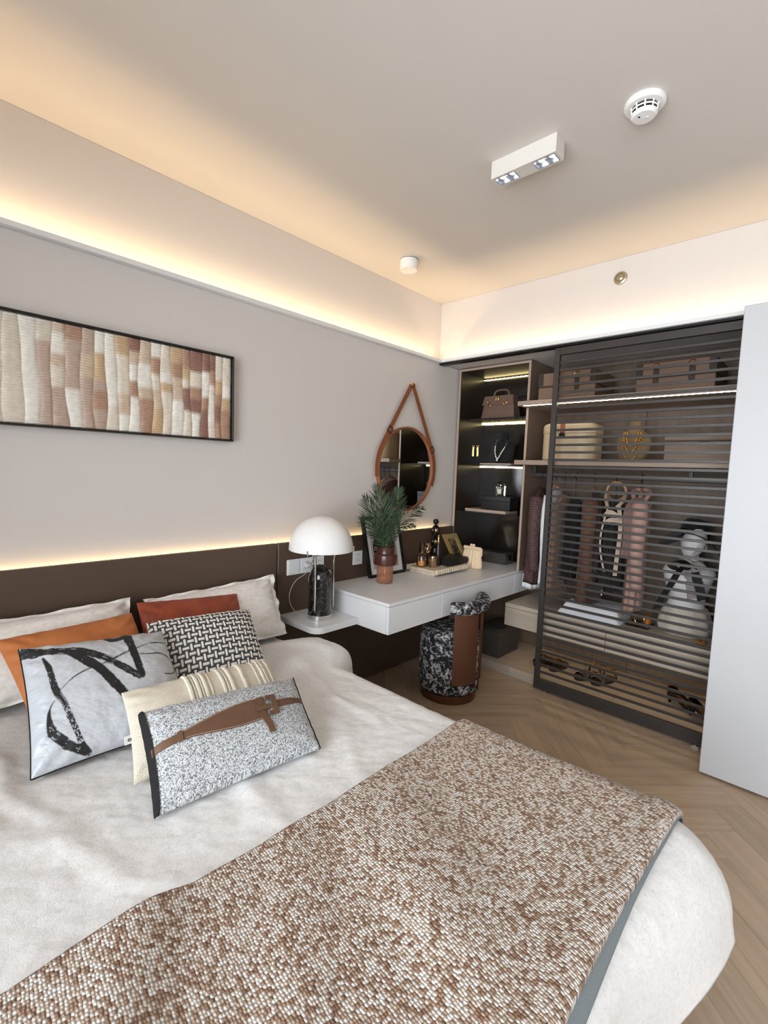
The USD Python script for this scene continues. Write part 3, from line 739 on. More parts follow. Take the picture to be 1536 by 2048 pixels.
c = Cushion((.36, -2.42, .84), (.36, -1.935, .808), (.692, -2.022, .580), (.66, -2.49, .580), .075, .035, 31, bow=.03, wrinkle=.004)
wf = lambda u, v: weave_field((u + 1) / 2 * c.w, (v + 1) / 2 * c.h)
m, f, uv, u, v = c.shell(330, 330, lambda u, v: .0055 * wf(u, v))
wv = wf(u, v).ravel()
white = smoothstep(.25, .55, wv); white = np.concatenate([white, white * 0 + .15])
yarn = usdkit.material(stage, '/World/Looks/basket_yarn', {'a': ('attribute', {'attribute': 'yarn'}), 'u': ('uvmap', {'attribute': 'st'}), 'n': ('noise_texture', {'scale': 500.0, 'detail': 2.0}), 'w': ('rgb_ramp', {'ramp': [(.3, L(200, 195, 186)), (.6, L(240, 236, 229))]}), 'd': ('rgb_ramp', {'ramp': [(.35, L(34, 36, 40)), (.7, L(92, 94, 98))]}),
       'm': ('mix', {}), 'b': ('bump', {'strength': .4, 'distance': .002}), 'p': ('principled_bsdf', {'roughness': .85})},
       [('u.UV', 'n.vector'), ('n.fac', 'w.fac'), ('n.fac', 'd.fac'), ('a.fac', 'm.fac'), ('d.color', 'm.color1'), ('w.color', 'm.color2'), ('m.color', 'p.base_color'), ('n.fac', 'b.height'), ('b.normal', 'p.normal')], surface='p.BSDF')
single('cushion', (m, f), yarn, 'black and white basket weave square cushion', 'cushion', True, uv=uv, pv={'yarn': white})

# brush stroke cushion
STROKES = [
    [(-0.97, 0.88, 0.081), (-0.81, 0.82, 0.089), (-0.60, 0.75, 0.068), (-0.39, 0.68, 0.072), (-0.14, 0.51, 0.061), (0.09, 0.28, 0.056), (0.34, -0.04, 0.051)],
    [(-0.42, 0.62, 0.051), (-0.25, 0.40, 0.068), (-0.10, 0.17, 0.061), (0.02, -0.11, 0.064), (0.12, -0.34, 0.051)],
    [(-0.77, 0.66, 0.019), (-0.73, 0.46, 0.036), (-0.71, 0.24, 0.037), (-0.68, 0.01, 0.044), (-0.62, -0.16, 0.034), (-0.57, -0.40, 0.036), (-0.52, -0.64, 0.031), (-0.45, -0.88, 0.034), (-0.40, -0.96, 0.034)],
    [(-0.70, -0.08, 0.008), (-0.78, -0.20, 0.014), (-0.80, -0.37, 0.031), (-0.78, -0.54, 0.051), (-0.69, -0.70, 0.054), (-0.57, -0.84, 0.046), (-0.43, -0.94, 0.042)],
    [(-0.64, 0.02, 0.010), (-0.51, 0.14, 0.015), (-0.32, 0.24, 0.014), (-0.12, 0.29, 0.015), (0.09, 0.38, 0.020), (0.32, 0.48, 0.020), (0.46, 0.53, 0.017), (0.64, 0.61, 0.015), (0.94, 0.64, 0.019)],
    [(0.09, 0.93, 0.051), (0.16, 0.84, 0.073), (0.28, 0.86, 0.062), (0.40, 0.88, 0.051)],
    [(0.37, 0.88, 0.068), (0.37, 0.57, 0.054), (0.38, 0.31, 0.051), (0.39, 0.01, 0.047), (.39, -.05, .04)],
    [(0.45, 0.39, 0.015), (0.62, 0.37, 0.015), (0.83, 0.36, 0.017), (0.93, 0.28, 0.012), (0.96, 0.11, 0.010), (0.91, -0.03, 0.014), (0.75, -0.06, 0.015)]]


def ink(u, v):
    out = np.zeros_like(u)
    for k, s in enumerate(STROKES):
        s = np.array(s); q = smooth_path(s[:, :2], 120)
        tpar = np.r_[0, np.cumsum(np.linalg.norm(np.diff(s[:, :2], axis=0), axis=1))]; tpar /= tpar[-1]
        w = np.interp(np.linspace(0, 1, 120), tpar, s[:, 2])
        from scipy.spatial import cKDTree
        d, i = cKDTree(q).query(np.stack([u.ravel(), v.ravel()], -1))
        d, i = d.reshape(u.shape), i.reshape(u.shape)
        along = i / 119.0
        rag = .16 * fbm2(along * 9, d * 30 / np.maximum(w[i], .01) * .1, 6.0, 60 + k) + .35 * fbm2(u, v, 26, 70 + k, 3)
        a = (w[i] * 1.22 * (1 + rag) - d) / .012
        dry = fbm2(along * 2.2, d / np.maximum(w[i], .008) * 1.6, 5.0, 80 + k, 4)
        a = np.clip(a, 0, 1) * np.where(dry > (.23 if k not in (2, 4) else .12) + .25 * (1 - along) * 0, 0, 1)
        if k == 2: a = a * np.where((along > .55) & (along < .9) & (fbm2(along * 40, d * 60, 2.0, 91) > .07), .0, 1)
        out = np.maximum(out, a)
    return out


c = Cushion((.455, -2.867, .869), (.475, -2.402, .832), (.825, -2.415, .585), (.781, -2.898, .578), .078, .04, 41, bow=.045, wrinkle=.008)
m, f, uv, u, v = c.shell(330, 330)
iv = ink(u, v).ravel(); iv = np.concatenate([iv, iv * 0 + 1.0])
satin = usdkit.material(stage, '/World/Looks/brush_satin', {'a': ('attribute', {'attribute': 'ink'}), 'u': ('uvmap', {'attribute': 'st'}), 'mp': ('mapping', {'scale': (40., 420., 1.)}), 'n': ('noise_texture', {'scale': 1.0, 'detail': 3.0}), 'w': ('rgb_ramp', {'ramp': [(.3, L(178, 182, 187)), (.7, L(200, 203, 207))]}),
       'm': ('mix', {'color2': L(19, 18, 20)}), 'b': ('bump', {'strength': .08, 'distance': .002}), 'rr': ('map_range', {'to_min': .34, 'to_max': .7}), 'p': ('principled_bsdf', {'sheen_weight': .04})},
       [('u.UV', 'mp.vector'), ('mp.vector', 'n.vector'), ('n.fac', 'w.fac'), ('a.fac', 'm.fac'), ('w.color', 'm.color1'), ('m.color', 'p.base_color'), ('a.fac', 'rr.value'), ('rr.result', 'p.roughness'), ('n.fac', 'b.height'), ('b.normal', 'p.normal')], surface='p.BSDF')
t = Thing('cushion', 'silver grey satin cushion printed with bold black brush strokes', 'cushion', (.62, -2.64, .57))
t.part('cover', (m, f), satin, True, uv=uv, pv={'ink': iv})
edge = [c.at(np.linspace(-1, 1, 50), np.full(50, -1.0), -1), c.at(np.full(50, -1.0), np.linspace(1, -1, 50), -1)]
t.part('piping', join(*[tube(e, .0028, 6) for e in edge]), black)

# cream cushion with braids
c = Cushion((.75, -2.643, .748), (.77, -2.092, .722), (1.0, -2.125, .578), (1.011, -2.695, .578), .066, .03, 51, bow=.035, wrinkle=.005)
m, f, uv, _, _ = c.shell(100, 80)
cream = usdkit.material(stage, '/World/Looks/cream_weave', {'u': ('uvmap', {'attribute': 'st'}), 'mp': ('mapping', {'scale': (240., 200., 1.), 'rotation': (0, 0, .5)}), 'v': ('voronoi_texture', {'scale': 1.0, 'randomness': .25, 'dimensions': '2D'}), 'r': ('rgb_ramp', {'ramp': [(.1, L(231, 223, 206)), (.7, L(198, 187, 167))]}), 'b': ('bump', {'strength': .55, 'distance': .003, 'invert': True}), 'p': ('principled_bsdf', {'roughness': .85})},
       [('u.UV', 'mp.vector'), ('mp.vector', 'v.vector'), ('v.distance', 'r.fac'), ('r.color', 'p.base_color'), ('v.distance', 'b.height'), ('b.normal', 'p.normal')], surface='p.BSDF')
t = Thing('cushion', 'cream lumbar cushion with rows of braided cord', 'cushion', (.88, -2.4, .57))
t.part('cover', (m, f), cream, True, uv=uv)
braid_mat = mat('braid_cord', L(232, 225, 209), .85, bump=(500, .25))
for ub, wd in ((-.30, 1.), (-.245, .5), (-.20, .9), (-.155, .5), (-.11, .9), (-.04, .5), (.12, .9), (.17, .6), (.235, 1.), (.41, 1.), (.455, .45), (.63, .55), (.72, .9), (.775, .9), (.825, .5), (.87, .9)):
    vs = np.linspace(.985, -.985, 130)
    strands = []
    for s in range(3):
        ph = vs * 46 + s * 2 * PI / 3
        uu = ub + .013 * wd * np.sin(ph)
        strands.append(tube(c.at(uu, vs, 1, .0035 * wd + .0022 * wd * np.sin(2 * ph)), .0042 * wd, 6))
    t.part('braid', join(*strands), braid_mat, True)
tag_ = c.at(np.array([-1.0, -1.0]), np.array([.02, -.16]), 1)
t.part('fabric_tag', join(ribbon(np.array([tag_[0], tag_[1]]) + np.array([.004, -.010, 0]), np.array([0, 1, 0]), .022, .0012)), mat('tag_cloth', L(232, 232, 230), .6))
tb = np.array([tag_[0] * .5 + tag_[1] * .5]) + np.array([.0055, -.010, 0])
dirv = tag_[0] - tag_[1]; dirv /= np.linalg.norm(dirv); dn = np.cross(np.array([0, 1.0, 0]), dirv); dn /= np.linalg.norm(dn)
for k_, off in ((0, .004),):
    ring = [(.0045 * math.cos(a), .0045 * math.sin(a)) for a in np.linspace(0, 2 * PI, 17)[:-1]]
    t.part('tag_mark', tube(np.array([tb[0] + np.array([0, 1.0, 0]) * (x + .004) + dirv * y + np.array([.0006, 0, .0004]) for x, y in ring]), .0009, 5, closed=True), black)
    t.part('tag_mark', ball(tb[0] + np.array([.0006, .004, .0004]), .0012, 1), black)

# tweed lumbar cushion with a leather belt
c = Cushion((.945, -2.653, .758), (.955, -2.097, .704), (1.234, -2.184, .578), (1.182, -2.697, .578), .068, .03, 61, bow=.028, wrinkle=.005)
m, f, uv, _, _ = c.shell(110, 90)
tweed = usdkit.material(stage, '/World/Looks/grey_tweed', {'u': ('uvmap', {'attribute': 'st'}), 'v': ('voronoi_texture', {'scale': 430.0, 'randomness': 1.0, 'dimensions': '2D'}), 'sc': ('separate_color', {}), 'n': ('noise_texture', {'scale': 120.0, 'detail': 3.0}), 'ma': ('math', {'math_type': 'multiply_add', 'value2': .65}), 'sb': ('math', {'math_type': 'subtract', 'value2': .32}),
       'r': ('rgb_ramp', {'ramp': [(.2, L(112, 118, 126)), (.36, L(160, 166, 172)), (.5, L(214, 217, 218)), (.7, L(242, 243, 243))]}), 'b': ('bump', {'strength': .7, 'distance': .004, 'invert': True}), 'p': ('principled_bsdf', {'roughness': .9})},
       [('u.UV', 'v.vector'), ('u.UV', 'n.vector'), ('v.color', 'sc.color'), ('sc.r', 'ma.value1'), ('n.fac', 'ma.value3'), ('ma.value', 'sb.value1'), ('sb.value', 'r.fac'), ('r.color', 'p.base_color'), ('v.distance', 'b.height'), ('b.normal', 'p.normal')], surface='p.BSDF')
t = Thing('cushion', 'grey tweed lumbar cushion with a brown leather belt across it', 'cushion', (1.08, -2.4, .57))
t.part('cover', (m, f), tweed, True, uv=uv)
belt_leather = mat('belt_leather', L(106, 76, 57), .5, bump=(300, .12))


def on_cushion(c, us, vmid, half, lift, thick):
    """A leather strip lying on the cushion: vmid(u) and half(u) in cushion units."""
    us = np.asarray(us); k = np.linspace(-1, 1, 9)
    U = np.repeat(us[:, None], 9, 1); V = vmid(us)[:, None] + half(us)[:, None] * k
    return sheet(c.at(U, V, 1, lift + thick + 0 * U), under=c.at(U, V, 1, lift + 0 * U))


vm = lambda u: .13 + .06 * u - .14 * np.clip(u, 0, 1) * 0 + .05 * np.sin((u + 1) * PI / 2) * 0
hw = lambda u: np.where(u < .30, .085 + .19 * smoothstep(-.78, .1, u) - .0 * u, .0)
t.part('belt', on_cushion(c, np.linspace(-.995, .34, 60), vm, lambda u: .075 + .19 * smoothstep(-.80, .05, u), .001, .0035), belt_leather, 40)
t.part('belt', on_cushion(c, np.linspace(.48, .995, 30), vm, lambda u: .085 - .02 * smoothstep(.6, .9, u), .001, .0035), belt_leather, 40)
t.part('keeper', on_cushion(c, np.linspace(-.74, -.69, 5), vm, lambda u: .105 + 0 * u, .0048, .003), belt_leather, 40)
# the loop and the tongue hanging through it
lp = on_cushion(c, np.linspace(.43, .50, 6), lambda u: vm(u) + .0, lambda u: .24 + 0 * u, .006, .004)
t.part('buckle_loop', join(lp, on_cushion(c, np.linspace(.36, .50, 8), lambda u: vm(u) + .20, lambda u: .05 + 0 * u, .006, .004), on_cushion(c, np.linspace(.36, .50, 8), lambda u: vm(u) - .20, lambda u: .05 + 0 * u, .006, .004)), belt_leather, 40)
vs = np.linspace(.40, -.46, 30)
U = (.28 + .05 * (vs < -.05) * (-.05 - vs) * 3)[:, None] + np.linspace(-.042, .042, 5)[None]
V = np.repeat(vs[:, None], 5, 1)
t.part('tongue', sheet(c.at(U, V, 1, .0065 + 0 * U), under=c.at(U, V, 1, .0025 + 0 * U))[0:2], belt_leather, 40)
t.part('crossbar', on_cushion(c, np.linspace(.20, .40, 10), lambda u: .12 + 0 * u, lambda u: .055 + 0 * u, .0068, .004), belt_leather, 40)
seam = mat('seam_thread', L(196, 176, 156), .8)
for s in (-1, 1):
    us = np.linspace(-.66, .32, 60)
    t.part('stitching', tube(c.at(us, vm(us) + s * (.058 + .19 * smoothstep(-.80, .05, us)), 1, .0046), .0007, 4), seam)
for us_, nm in ((-1, 'edge_band'), (1, 'edge_band')):
    vv = np.linspace(-1, 1, 40)
    e0, e1 = c.at(np.full(40, us_ * 1.0), vv, 1, .0), c.at(np.full(40, us_ * (.978 if us_ < 0 else .99)), vv, 1, .005)
    out = e0 + (e0 - e1) * .7
    g = np.stack([out, e0 + .006 * c.n, e1 + .001 * c.n], 1)
    t.part(nm, sheet(g, under=g - c.n * .006), mat('band_black', L(22, 21, 24), .85) if us_ < 0 else UsdShade.Material.Get(stage, '/World/Looks/band_black'), True)
# ---------------------------------------------------------------- tall display cabinet in the corner
CX0, CX1, CY0, CY1, CZ0, CZ1 = .022, .672, .25, .640, .7685, 2.392
liner = mat('cabinet_liner', L(46, 38, 31), .32, spec=.5)
trim_taupe = mat('taupe_trim', L(172, 151, 136), .5)
side_taupe = mat('taupe_side', L(118, 98, 83), .55, bump=(60, .02))
t = Thing('display_cabinet', 'tall narrow open cabinet with dark back and glowing shelf strips', 'cabinet', ((CX0 + CX1) / 2, (CY0 + CY1) / 2, CZ0))
t.part('side_panel', bx(CX0, CX0 + .018, CY0 + .001, CY1, CZ0, CZ1, .001), side_taupe)
t.part('side_panel', bx(CX1 - .018, CX1, CY0 + .001, CY1, CZ0, CZ1, .001), side_taupe)
t.part('top_panel', bx(CX0 + .018, CX1 - .018, CY0 + .001, CY1, CZ1 - .018, CZ1, .001), side_taupe)
t.part('edge_trim', join(bx(CX0, CX0 + .0185, CY0 - .002, CY0 + .001, CZ0, CZ1, .0005), bx(CX1 - .0185, CX1, CY0 - .002, CY0 + .001, CZ0, CZ1, .0005), bx(CX0 + .0185, CX1 - .0185, CY0 - .002, CY0 + .001, CZ1 - .0185, CZ1, .0005)), trim_taupe)
t.part('back_panel', bx(CX0 + .019, CX1 - .019, CY1 - .022, CY1 - .002, CZ0 + .001, CZ1 - .019, .001), dark_glass)
t.part('lining', join(bx(CX0 + .0185, CX0 + .0225, CY0 + .004, CY1 - .023, CZ0 + .001, CZ1 - .019, .0005), bx(CX1 - .0225, CX1 - .0185, CY0 + .004, CY1 - .023, CZ0 + .001, CZ1 - .019, .0005), bx(CX0 + .023, CX1 - .023, CY0 + .004, CY1 - .023, CZ1 - .023, CZ1 - .019, .0005)), liner)
for z in (1.978, 1.598, 1.198):
    t.part('shelf', bx(CX0 + .023, CX1 - .023, CY0 + .03, CY1 - .023, z - .010, z, .0015), dark_glass)
for z in (2.355, 1.962, 1.582):
    t.part('light_strip', bx(CX0 + .026, CX1 - .06, CY1 - .046, CY1 - .036, z - .004, z + .004, .001), led_amber)
YI = .40

# handbag on the top shelf
bag_leather = mat('taupe_leather', L(108, 84, 72), .5, bump=(400, .1))
t = Thing('handbag', 'taupe structured handbag with gold clasps on the top cabinet shelf', 'handbag', (.335, .42, 1.9785))
z0 = 1.979
pts = []
for (w_, d_, z_) in ((.150, .065, z0), (.152, .067, z0 + .012), (.130, .040, z0 + .185), (.128, .038, z0 + .19)):
    for sx in (-1, 1):
        for sy in (-1, 1):
            for q in (.86, 1.0):
                pts.append((.335 + sx * w_ * q, .42 + sy * d_ * (1.86 - q), z_))
h = trimesh.convex.convex_hull(np.array(pts))
t.part('body', h, bag_leather)
fl_ = np.array([[[.335 + s * (.131 + .012 * k), .3785 - .016 * k - .0035, z0 + .192 - .075 * k - .012 * k * math.cos(s * 4) * 0] for s in np.linspace(-1, 1, 9)] for k in (0, .5, 1.0)])
t.part('flap', sheet(fl_ + np.array([0, -.002, 0]), under=fl_ + np.array([0, .002, .0])), bag_leather, 60)
t.part('handle', tube(smooth_path([(.265, .42, z0 + .186), (.272, .42, z0 + .225), (.335, .42, z0 + .245), (.398, .42, z0 + .225), (.405, .42, z0 + .186)], 30), .008, 8), bag_leather)
for s, rot in ((-.075, .5), (0, -.4), (.075, -.6)):
    cx, cz = .335 + s, z0 + (.125 if s else .16)
    t.part('clasp', tube(np.array([(cx + .010 * math.cos(a) * math.cos(rot) - .020 * math.sin(a) * math.sin(rot), .352, cz + .010 * math.cos(a) * math.sin(rot) + .020 * math.sin(a) * math.cos(rot)) for a in np.linspace(0, 2 * PI, 21)[:-1]]), .0024, 6, closed=True), gold)
    t.part('turn_lock', tube([(cx - .012, .351, cz), (cx + .012, .351, cz + .004)], .003, 6), gold)

# jewellery on the second shelf
velvet = mat('black_velvet', L(17, 16, 17), .9, sheen=.1)
t = Thing('earring_stand', 'small black stand holding a pair of long gold earrings', 'earring stand', (.125, .40, 1.5985))
t.part('foot', lathe([(0, .0003), (.026, .0003), (.024, .006), (.006, .010), (0, .010)], 24, t.loc), velvet)
t.part('stem', tube([(.125, .40, 1.606), (.125, .40, 1.775)], .0035, 8), velvet)
t.part('crossbar', tube([(.093, .40, 1.772), (.157, .40, 1.772)], .0035, 8), velvet)
for s in (-.022, .022):
    e = t.part('earring', torus((.125 + s, .392, 1.760), .0085, .0026, 'y', 20, 6), gold)
    t.part('drop', join(*[tube([(.125 + s + q, .392, 1.750), (.125 + s + q, .392, 1.672)], .0022, 6) for q in (-.006, .001, .007)]), gold, under=e)
t = Thing('display_tray', 'thin pale tray under the necklace bust', 'tray', (.36, .41, 1.5985))
t.part('board', bx(.215, .505, .33, .49, 1.5988, 1.6135, .002), trim_taupe)


def necklace_bust(t, c, s, m, neck=True):
    """A necklace display: a leaning neck and shoulders."""
    rows = []
    for (z_, w_, d_, y_) in ((0, .055, .040, .01), (.02, .075, .045, .01), (.08, .098, .040, .012), (.14, .105, .036, .018), (.175, .088, .034, .024), (.195, .056, .032, .03), (.215, .040, .032, .034), (.25, .037, .032, .040), (.268, .034, .029, .043), (.272, .0, .0, .043)):
        a = np.linspace(0, 2 * PI, 37)[:-1]
        rows.append(np.stack([c[0] + s * w_ * np.cos(a), c[1] + s * (y_ + d_ * np.sin(a)), c[2] + s * z_ + 0 * a], -1))
    v = np.array(rows).reshape(-1, 3); n = 36; f = []
    for i in range(len(rows) - 1):
        for j in range(n): f.append((i * n + j, i * n + (j + 1) % n, (i + 1) * n + (j + 1) % n, (i + 1) * n + j))
    v = np.vstack([v, [[c[0], c[1], c[2]]]]); f = np.array(f); f = np.vstack([f[:, [0, 1, 2]], f[:, [0, 2, 3]], np.array([(len(v) - 1, (j + 1) % n, j) for j in range(n)])])
    tt = trimesh.Trimesh(v, f, process=False); tt.update_faces(tt.nondegenerate_faces())
    t.part('bust', tt, m, 60)


t = Thing('necklace_bust', 'black necklace bust wearing a silver bead necklace', 'necklace display', (.372, .42, 1.6138))
necklace_bust(t, (.372, .42, 1.6140), .98, velvet)
neck = smooth_path([(.408, .425, 1.850), (.425, .395, 1.80), (.412, .376, 1.74), (.385, .368, 1.69), (.358, .366, 1.652), (.335, .370, 1.69), (.328, .376, 1.74), (.328, .395, 1.80), (.338, .425, 1.850)], 70)
t.part('chain', tube(neck, .0014, 6), chrome)
bead = [ball(p, .0038 + .0018 * (k % 3), 1) for k, p in enumerate(neck[20:54])]
t.part('beads', join(*bead), mat('pearl', L(226, 218, 208), .2, metal=.3), True, kind='stuff')
t.part('pendant', ball((.357, .363, 1.640), .011, 2, (1, .6, 1.3)), chrome)

# perfume on its black box
t = Thing('gift_box', 'black lidded box on the third cabinet shelf', 'box', (.372, .42, 1.1985))
t.part('tray_board', bx(.10, .49, .315, .52, 1.1988, 1.2235, .002), trim_taupe, label='taupe board under the box')
t.part('body', bx(.236, .508, .35, .49, 1.2238, 1.300, .002), black)
t.part('lid', bx(.234, .510, .348, .492, 1.3005, 1.338, .002), black)
glass = usdkit.material(stage, '/World/Looks/clear_glass', {'p': ('principled_bsdf', {'base_color': (.98, .96, .92), 'roughness': .02, 'transmission_weight': 1.0, 'ior': 1.45})}, [], surface='p.BSDF')
amber_liquid = mat('perfume_liquid', L(214, 168, 104), .12, coat=.3)
t = Thing('perfume_bottle', 'square clear perfume bottle with arched black cap on a black box', 'perfume bottle', (.39, .40, 1.3382))
t.part('bottle', bx(.352, .428, .378, .422, 1.3385, 1.428, .006), glass)
t.part('label', bx(.372, .408, .3766, .3774, 1.362, 1.400, .0002), mat('label_cream', L(214, 206, 188), .5))
t.part('collar', lathe([(0, 1.428), (.016, 1.428), (.016, 1.436), (0, 1.436)], 24, (.39, .40, 0)), gold)
t.part('cap', tube(np.array([(.39 + .030 * math.cos(a), .40, 1.432 + .032 * math.sin(a)) for a in np.linspace(0, PI, 20)]), .007, 8), black_gloss)
t = Thing('acrylic_box', 'low smoked acrylic box lying at the foot of the display cabinet', 'box', (.345, .47, .7675))
t.part('case', bx(.225, .470, .40, .54, .7688, .862, .004), mat('smoked_acrylic', L(120, 114, 108), .06, trans=.7))
t.part('insert', bx(.245, .45, .42, .52, .775, .815, .003), mat('insert_grey', L(92, 84, 76), .4))
t.part('hinge', bx(.470, .474, .44, .50, .80, .85, .001), chrome)

# ---------------------------------------------------------------- open wardrobe
wd = Thing('wardrobe_lining', 'taupe wood panelling lining the back of the open wardrobe', 'wardrobe back', (1.4, .655, .005))
for xa, xb in ((.03, .672), (.675, 1.388), (1.391, 2.10), (2.103, 2.84)):
    wd.part('panel', bx(xa, xb, .642, .658, .004, 2.40, .001), taupe_wood_v)
wd.part('end_panel', bx(2.842, 2.86, .06, .658, .004, 2.40, .001), taupe_wood_v)

for z, led, lb in ((2.065, True, 'upper wardrobe shelf with a white light strip under its front edge'), (1.634, False, 'middle wardrobe shelf above the hanging rail')):
    t = Thing('wardrobe_shelf', lb, 'shelf', (1.7, .35, z - .033))
    t.part('board', bx(.657, 2.84, .10, .247, z - .033, z, .001), taupe_wood, world=True)
    t.part('board', bx(.676, 2.84, .2475, .640, z - .033, z, .001), taupe_wood)
    if led:
        t.part('light_strip', bx(.70, 2.82, .104, .112, z - .0385, z - .0335, .0008), led_white)
rod_t = Thing('hanging_rail', 'dark hanging rail under the middle wardrobe shelf', 'clothes rail', (1.7, .36, 1.53))
rod_t.part('rail', join(bx(.676, 2.84, .352, .368, 1.515, 1.545, .004)), dark_metal)
for x in (.70, 1.75, 2.80):
    rod_t.part('bracket', bx(x - .012, x + .012, .350, .370, 1.5452, 1.6005, .002), dark_metal)

t = Thing('drawer_unit', 'floating pale wood drawer unit under the hanging clothes', 'drawers', (1.7, .35, .376))
pale_wood = wood('pale_drawer_wood', L(196, 182, 165), L(172, 157, 141), 'x', .5, random_tone=False)
t.part('top_board', bx(.655, 2.84, .10, .640, .514, .546, .0015), pale_wood)
t.part('body', bx(.658, 2.838, .122, .638, .378, .5125, .001), taupe_wood)
for xa, xb in ((.655, 1.396), (1.399, 2.12), (2.123, 2.84)):
    t.part('drawer_front', bx(xa, xb, .10, .121, .374, .5115, .0015), pale_wood)
t.part('light_strip', bx(.68, 2.82, .30, .308, .3725, .3775, .0008), led_warm)

t = Thing('shoe_platform', 'low pale wood platform for shoes along the wardrobe floor', 'platform', (1.45, .35, 0))
for xa, xb in ((.056, .735), (.737, 1.47), (1.472, 2.2), (2.202, 2.84)):
    t.part('board', bx(xa, xb, .06, .640, .0006, .070, .0015), pale_wood)
t = Thing('storage_cube', 'dark grey storage cube on the platform under the dressing table', 'storage box', (.52, .30, .07))
t.part('body', bx(.40, .60, .14, .46, .0705, .275, .004), mat('dark_felt', L(70, 67, 63), .8, bump=(300, .1)))
t.part('lid', bx(.398, .602, .138, .462, .2755, .300, .004), mat('dark_felt_lid', L(62, 59, 56), .8))

# sliding slatted door
DXA, DXB = .964, 2.12
t = Thing('slatted_door', 'dark sliding wardrobe door of thin horizontal metal slats', 'sliding door', ((DXA + DXB) / 2, .016, .012))
t.part('stile', bx(DXA, DXA + .035, .002, .030, .012, 2.384, .002), dark_metal)
t.part('stile', bx(DXB - .035, DXB, .002, .030, .012, 2.384, .002), dark_metal)
t.part('top_rail', bx(DXA + .035, DXB - .035, .002, .030, 2.336, 2.384, .002), dark_metal)
t.part('bottom_rail', bx(DXA + .035, DXB - .035, .002, .030, .012, .085, .002), dark_metal)
n_s = 44
for k in range(n_s):
    z = .085 + (k + 1) * (2.336 - .085) / (n_s + 1)
    t.part('slat', bx(DXA + .035, DXB - .035, .011, .020, z - .0083, z + .0083, .0012), dark_metal)
for x in (DXA + .10, DXB - .16):
    t.part('floor_guide', join(bx(x - .018, x + .018, -.012, .001, .0005, .010, .001), bx(x - .006, x + .006, -.016, -.002, .010, .016, .001)), chrome)

# white tall cabinet
t = Thing('tall_cupboard', 'plain white full height cupboard at the edge of the room', 'cupboard', (3.3, -.17, 0))
for xa, xb in ((2.026, 2.88), (2.884, 3.74), (3.744, 4.594)):
    t.part('door', bx(xa, xb, -.280, -.259, .012, 2.372, .003), panel_white)
t.part('body', bx(2.030, 4.592, -.257, -.055, .010, 2.366, .002), panel_white)
t.part('plinth', bx(2.040, 4.59, -.250, -.06, .0005, .0098, .001), black)

# boxes on the upper shelf
box_tan = mat('box_tan', L(118, 93, 76), .6, bump=(300, .06)); box_side = mat('box_band', L(52, 42, 36), .6)


def storage_box(name, lb, xa, xb, ya, yb, za, hgt, rings):
    t = Thing(name, lb, 'storage box', ((xa + xb) / 2, (ya + yb) / 2, za))
    zs = za + hgt * .46
    t.part('body', bx(xa, xb, ya, yb, za + .0005, zs, .003), box_tan)
    t.part('lid', bx(xa - .002, xb + .002, ya - .002, yb + .002, zs + .010, za + hgt, .004), box_tan)
    t.part('band', bx(xa + .001, xb - .001, ya + .001, yb - .001, zs + .0003, zs + .0098, .001), box_side)
    for x in (xa, xb):
        s = 1 if x == xa else -1
        t.part('corner', join(bx(min(x - s * .0035, x + s * .035), max(x - s * .0035, x + s * .035), ya - .0045, ya - .0022, zs + .012, za + hgt - .004, .0005)), box_side)
    for x in rings:
        b_ = t.part('buckle_strap', bx(x - .016, x + .016, ya - .0060, ya - .0023, zs - .030, za + hgt * .80, .001), box_side)
        t.part('ring', torus((x, ya - .009, za + hgt * .84), .019, .003, 'y', 28, 6), gold, under=b_)
        t.part('stud', ball((x, ya - .008, zs - .012), .0045, 1), gold, under=b_)


storage_box('storage_box', 'tan buckled storage box with one ring at the open end of the upper shelf', .800, 1.198, .13, .50, 2.0655, .185, (1.075,))
storage_box('storage_box', 'wide tan storage box with two ring buckles on the upper shelf', 1.450, 1.868, .13, .50, 2.0655, .175, (1.56, 1.75))

# hat box, bust and flat case on the middle shelf
t = Thing('hat_box', 'cream rounded case with a tan strap and round lock on the middle shelf', 'case', (1.0, .30, 1.6345))
cream_leather = mat('cream_leather', L(190, 170, 138), .5, bump=(260, .05))
hx, hy, hd2 = .998, .315, .155
plan = lambda k: np.array(rounded(.378 - 2 * k, 2 * hd2 - 2 * k, .105 - k, 10).exterior.coords)[:-1][::-1]
ring3 = lambda k, z: np.stack([hx + plan(k)[:, 0], hy + plan(k)[:, 1], np.full(len(plan(k)), z)], -1)[::-1]


def stack_rings(zs_):
    rows = np.array([ring3(k, z) for k, z in zs_]); m, n = rows.shape[:2]; f = []
    for q in range(m - 1):
        for p in range(n): f.append((q * n + p, q * n + (p + 1) % n, (q + 1) * n + (p + 1) % n, (q + 1) * n + p))
    f = np.array(f); f = np.vstack([f[:, [0, 1, 2]], f[:, [0, 2, 3]]]); v = np.vstack([rows.reshape(-1, 3), rows[0].mean(0), rows[-1].mean(0)])
    return v, np.vstack([f, [(m * n, (p + 1) % n, p) for p in range(n)], [(m * n + 1, (m - 1) * n + p, (m - 1) * n + (p + 1) % n) for p in range(n)]])


t.part('body', stack_rings([(.012, 1.6348), (.003, 1.640), (0, 1.650), (0, 1.830)]), cream_leather, 50)
t.part('lid', stack_rings([(-.003, 1.8315), (-.003, 1.875), (.004, 1.892), (.022, 1.902), (.06, 1.906)]), cream_leather, 50)
t.part('strap', bx(.970, 1.004, .1535, .1565, 1.820, 1.893, .001), mat('tan_strap', L(150, 86, 52), .5))
t.part('lock', lathe([(0, 0), (.021, 0), (.021, .006), (.018, .008), (0, .008)], 28, (.987, .1445, 1.812), 'y'), black_gloss)

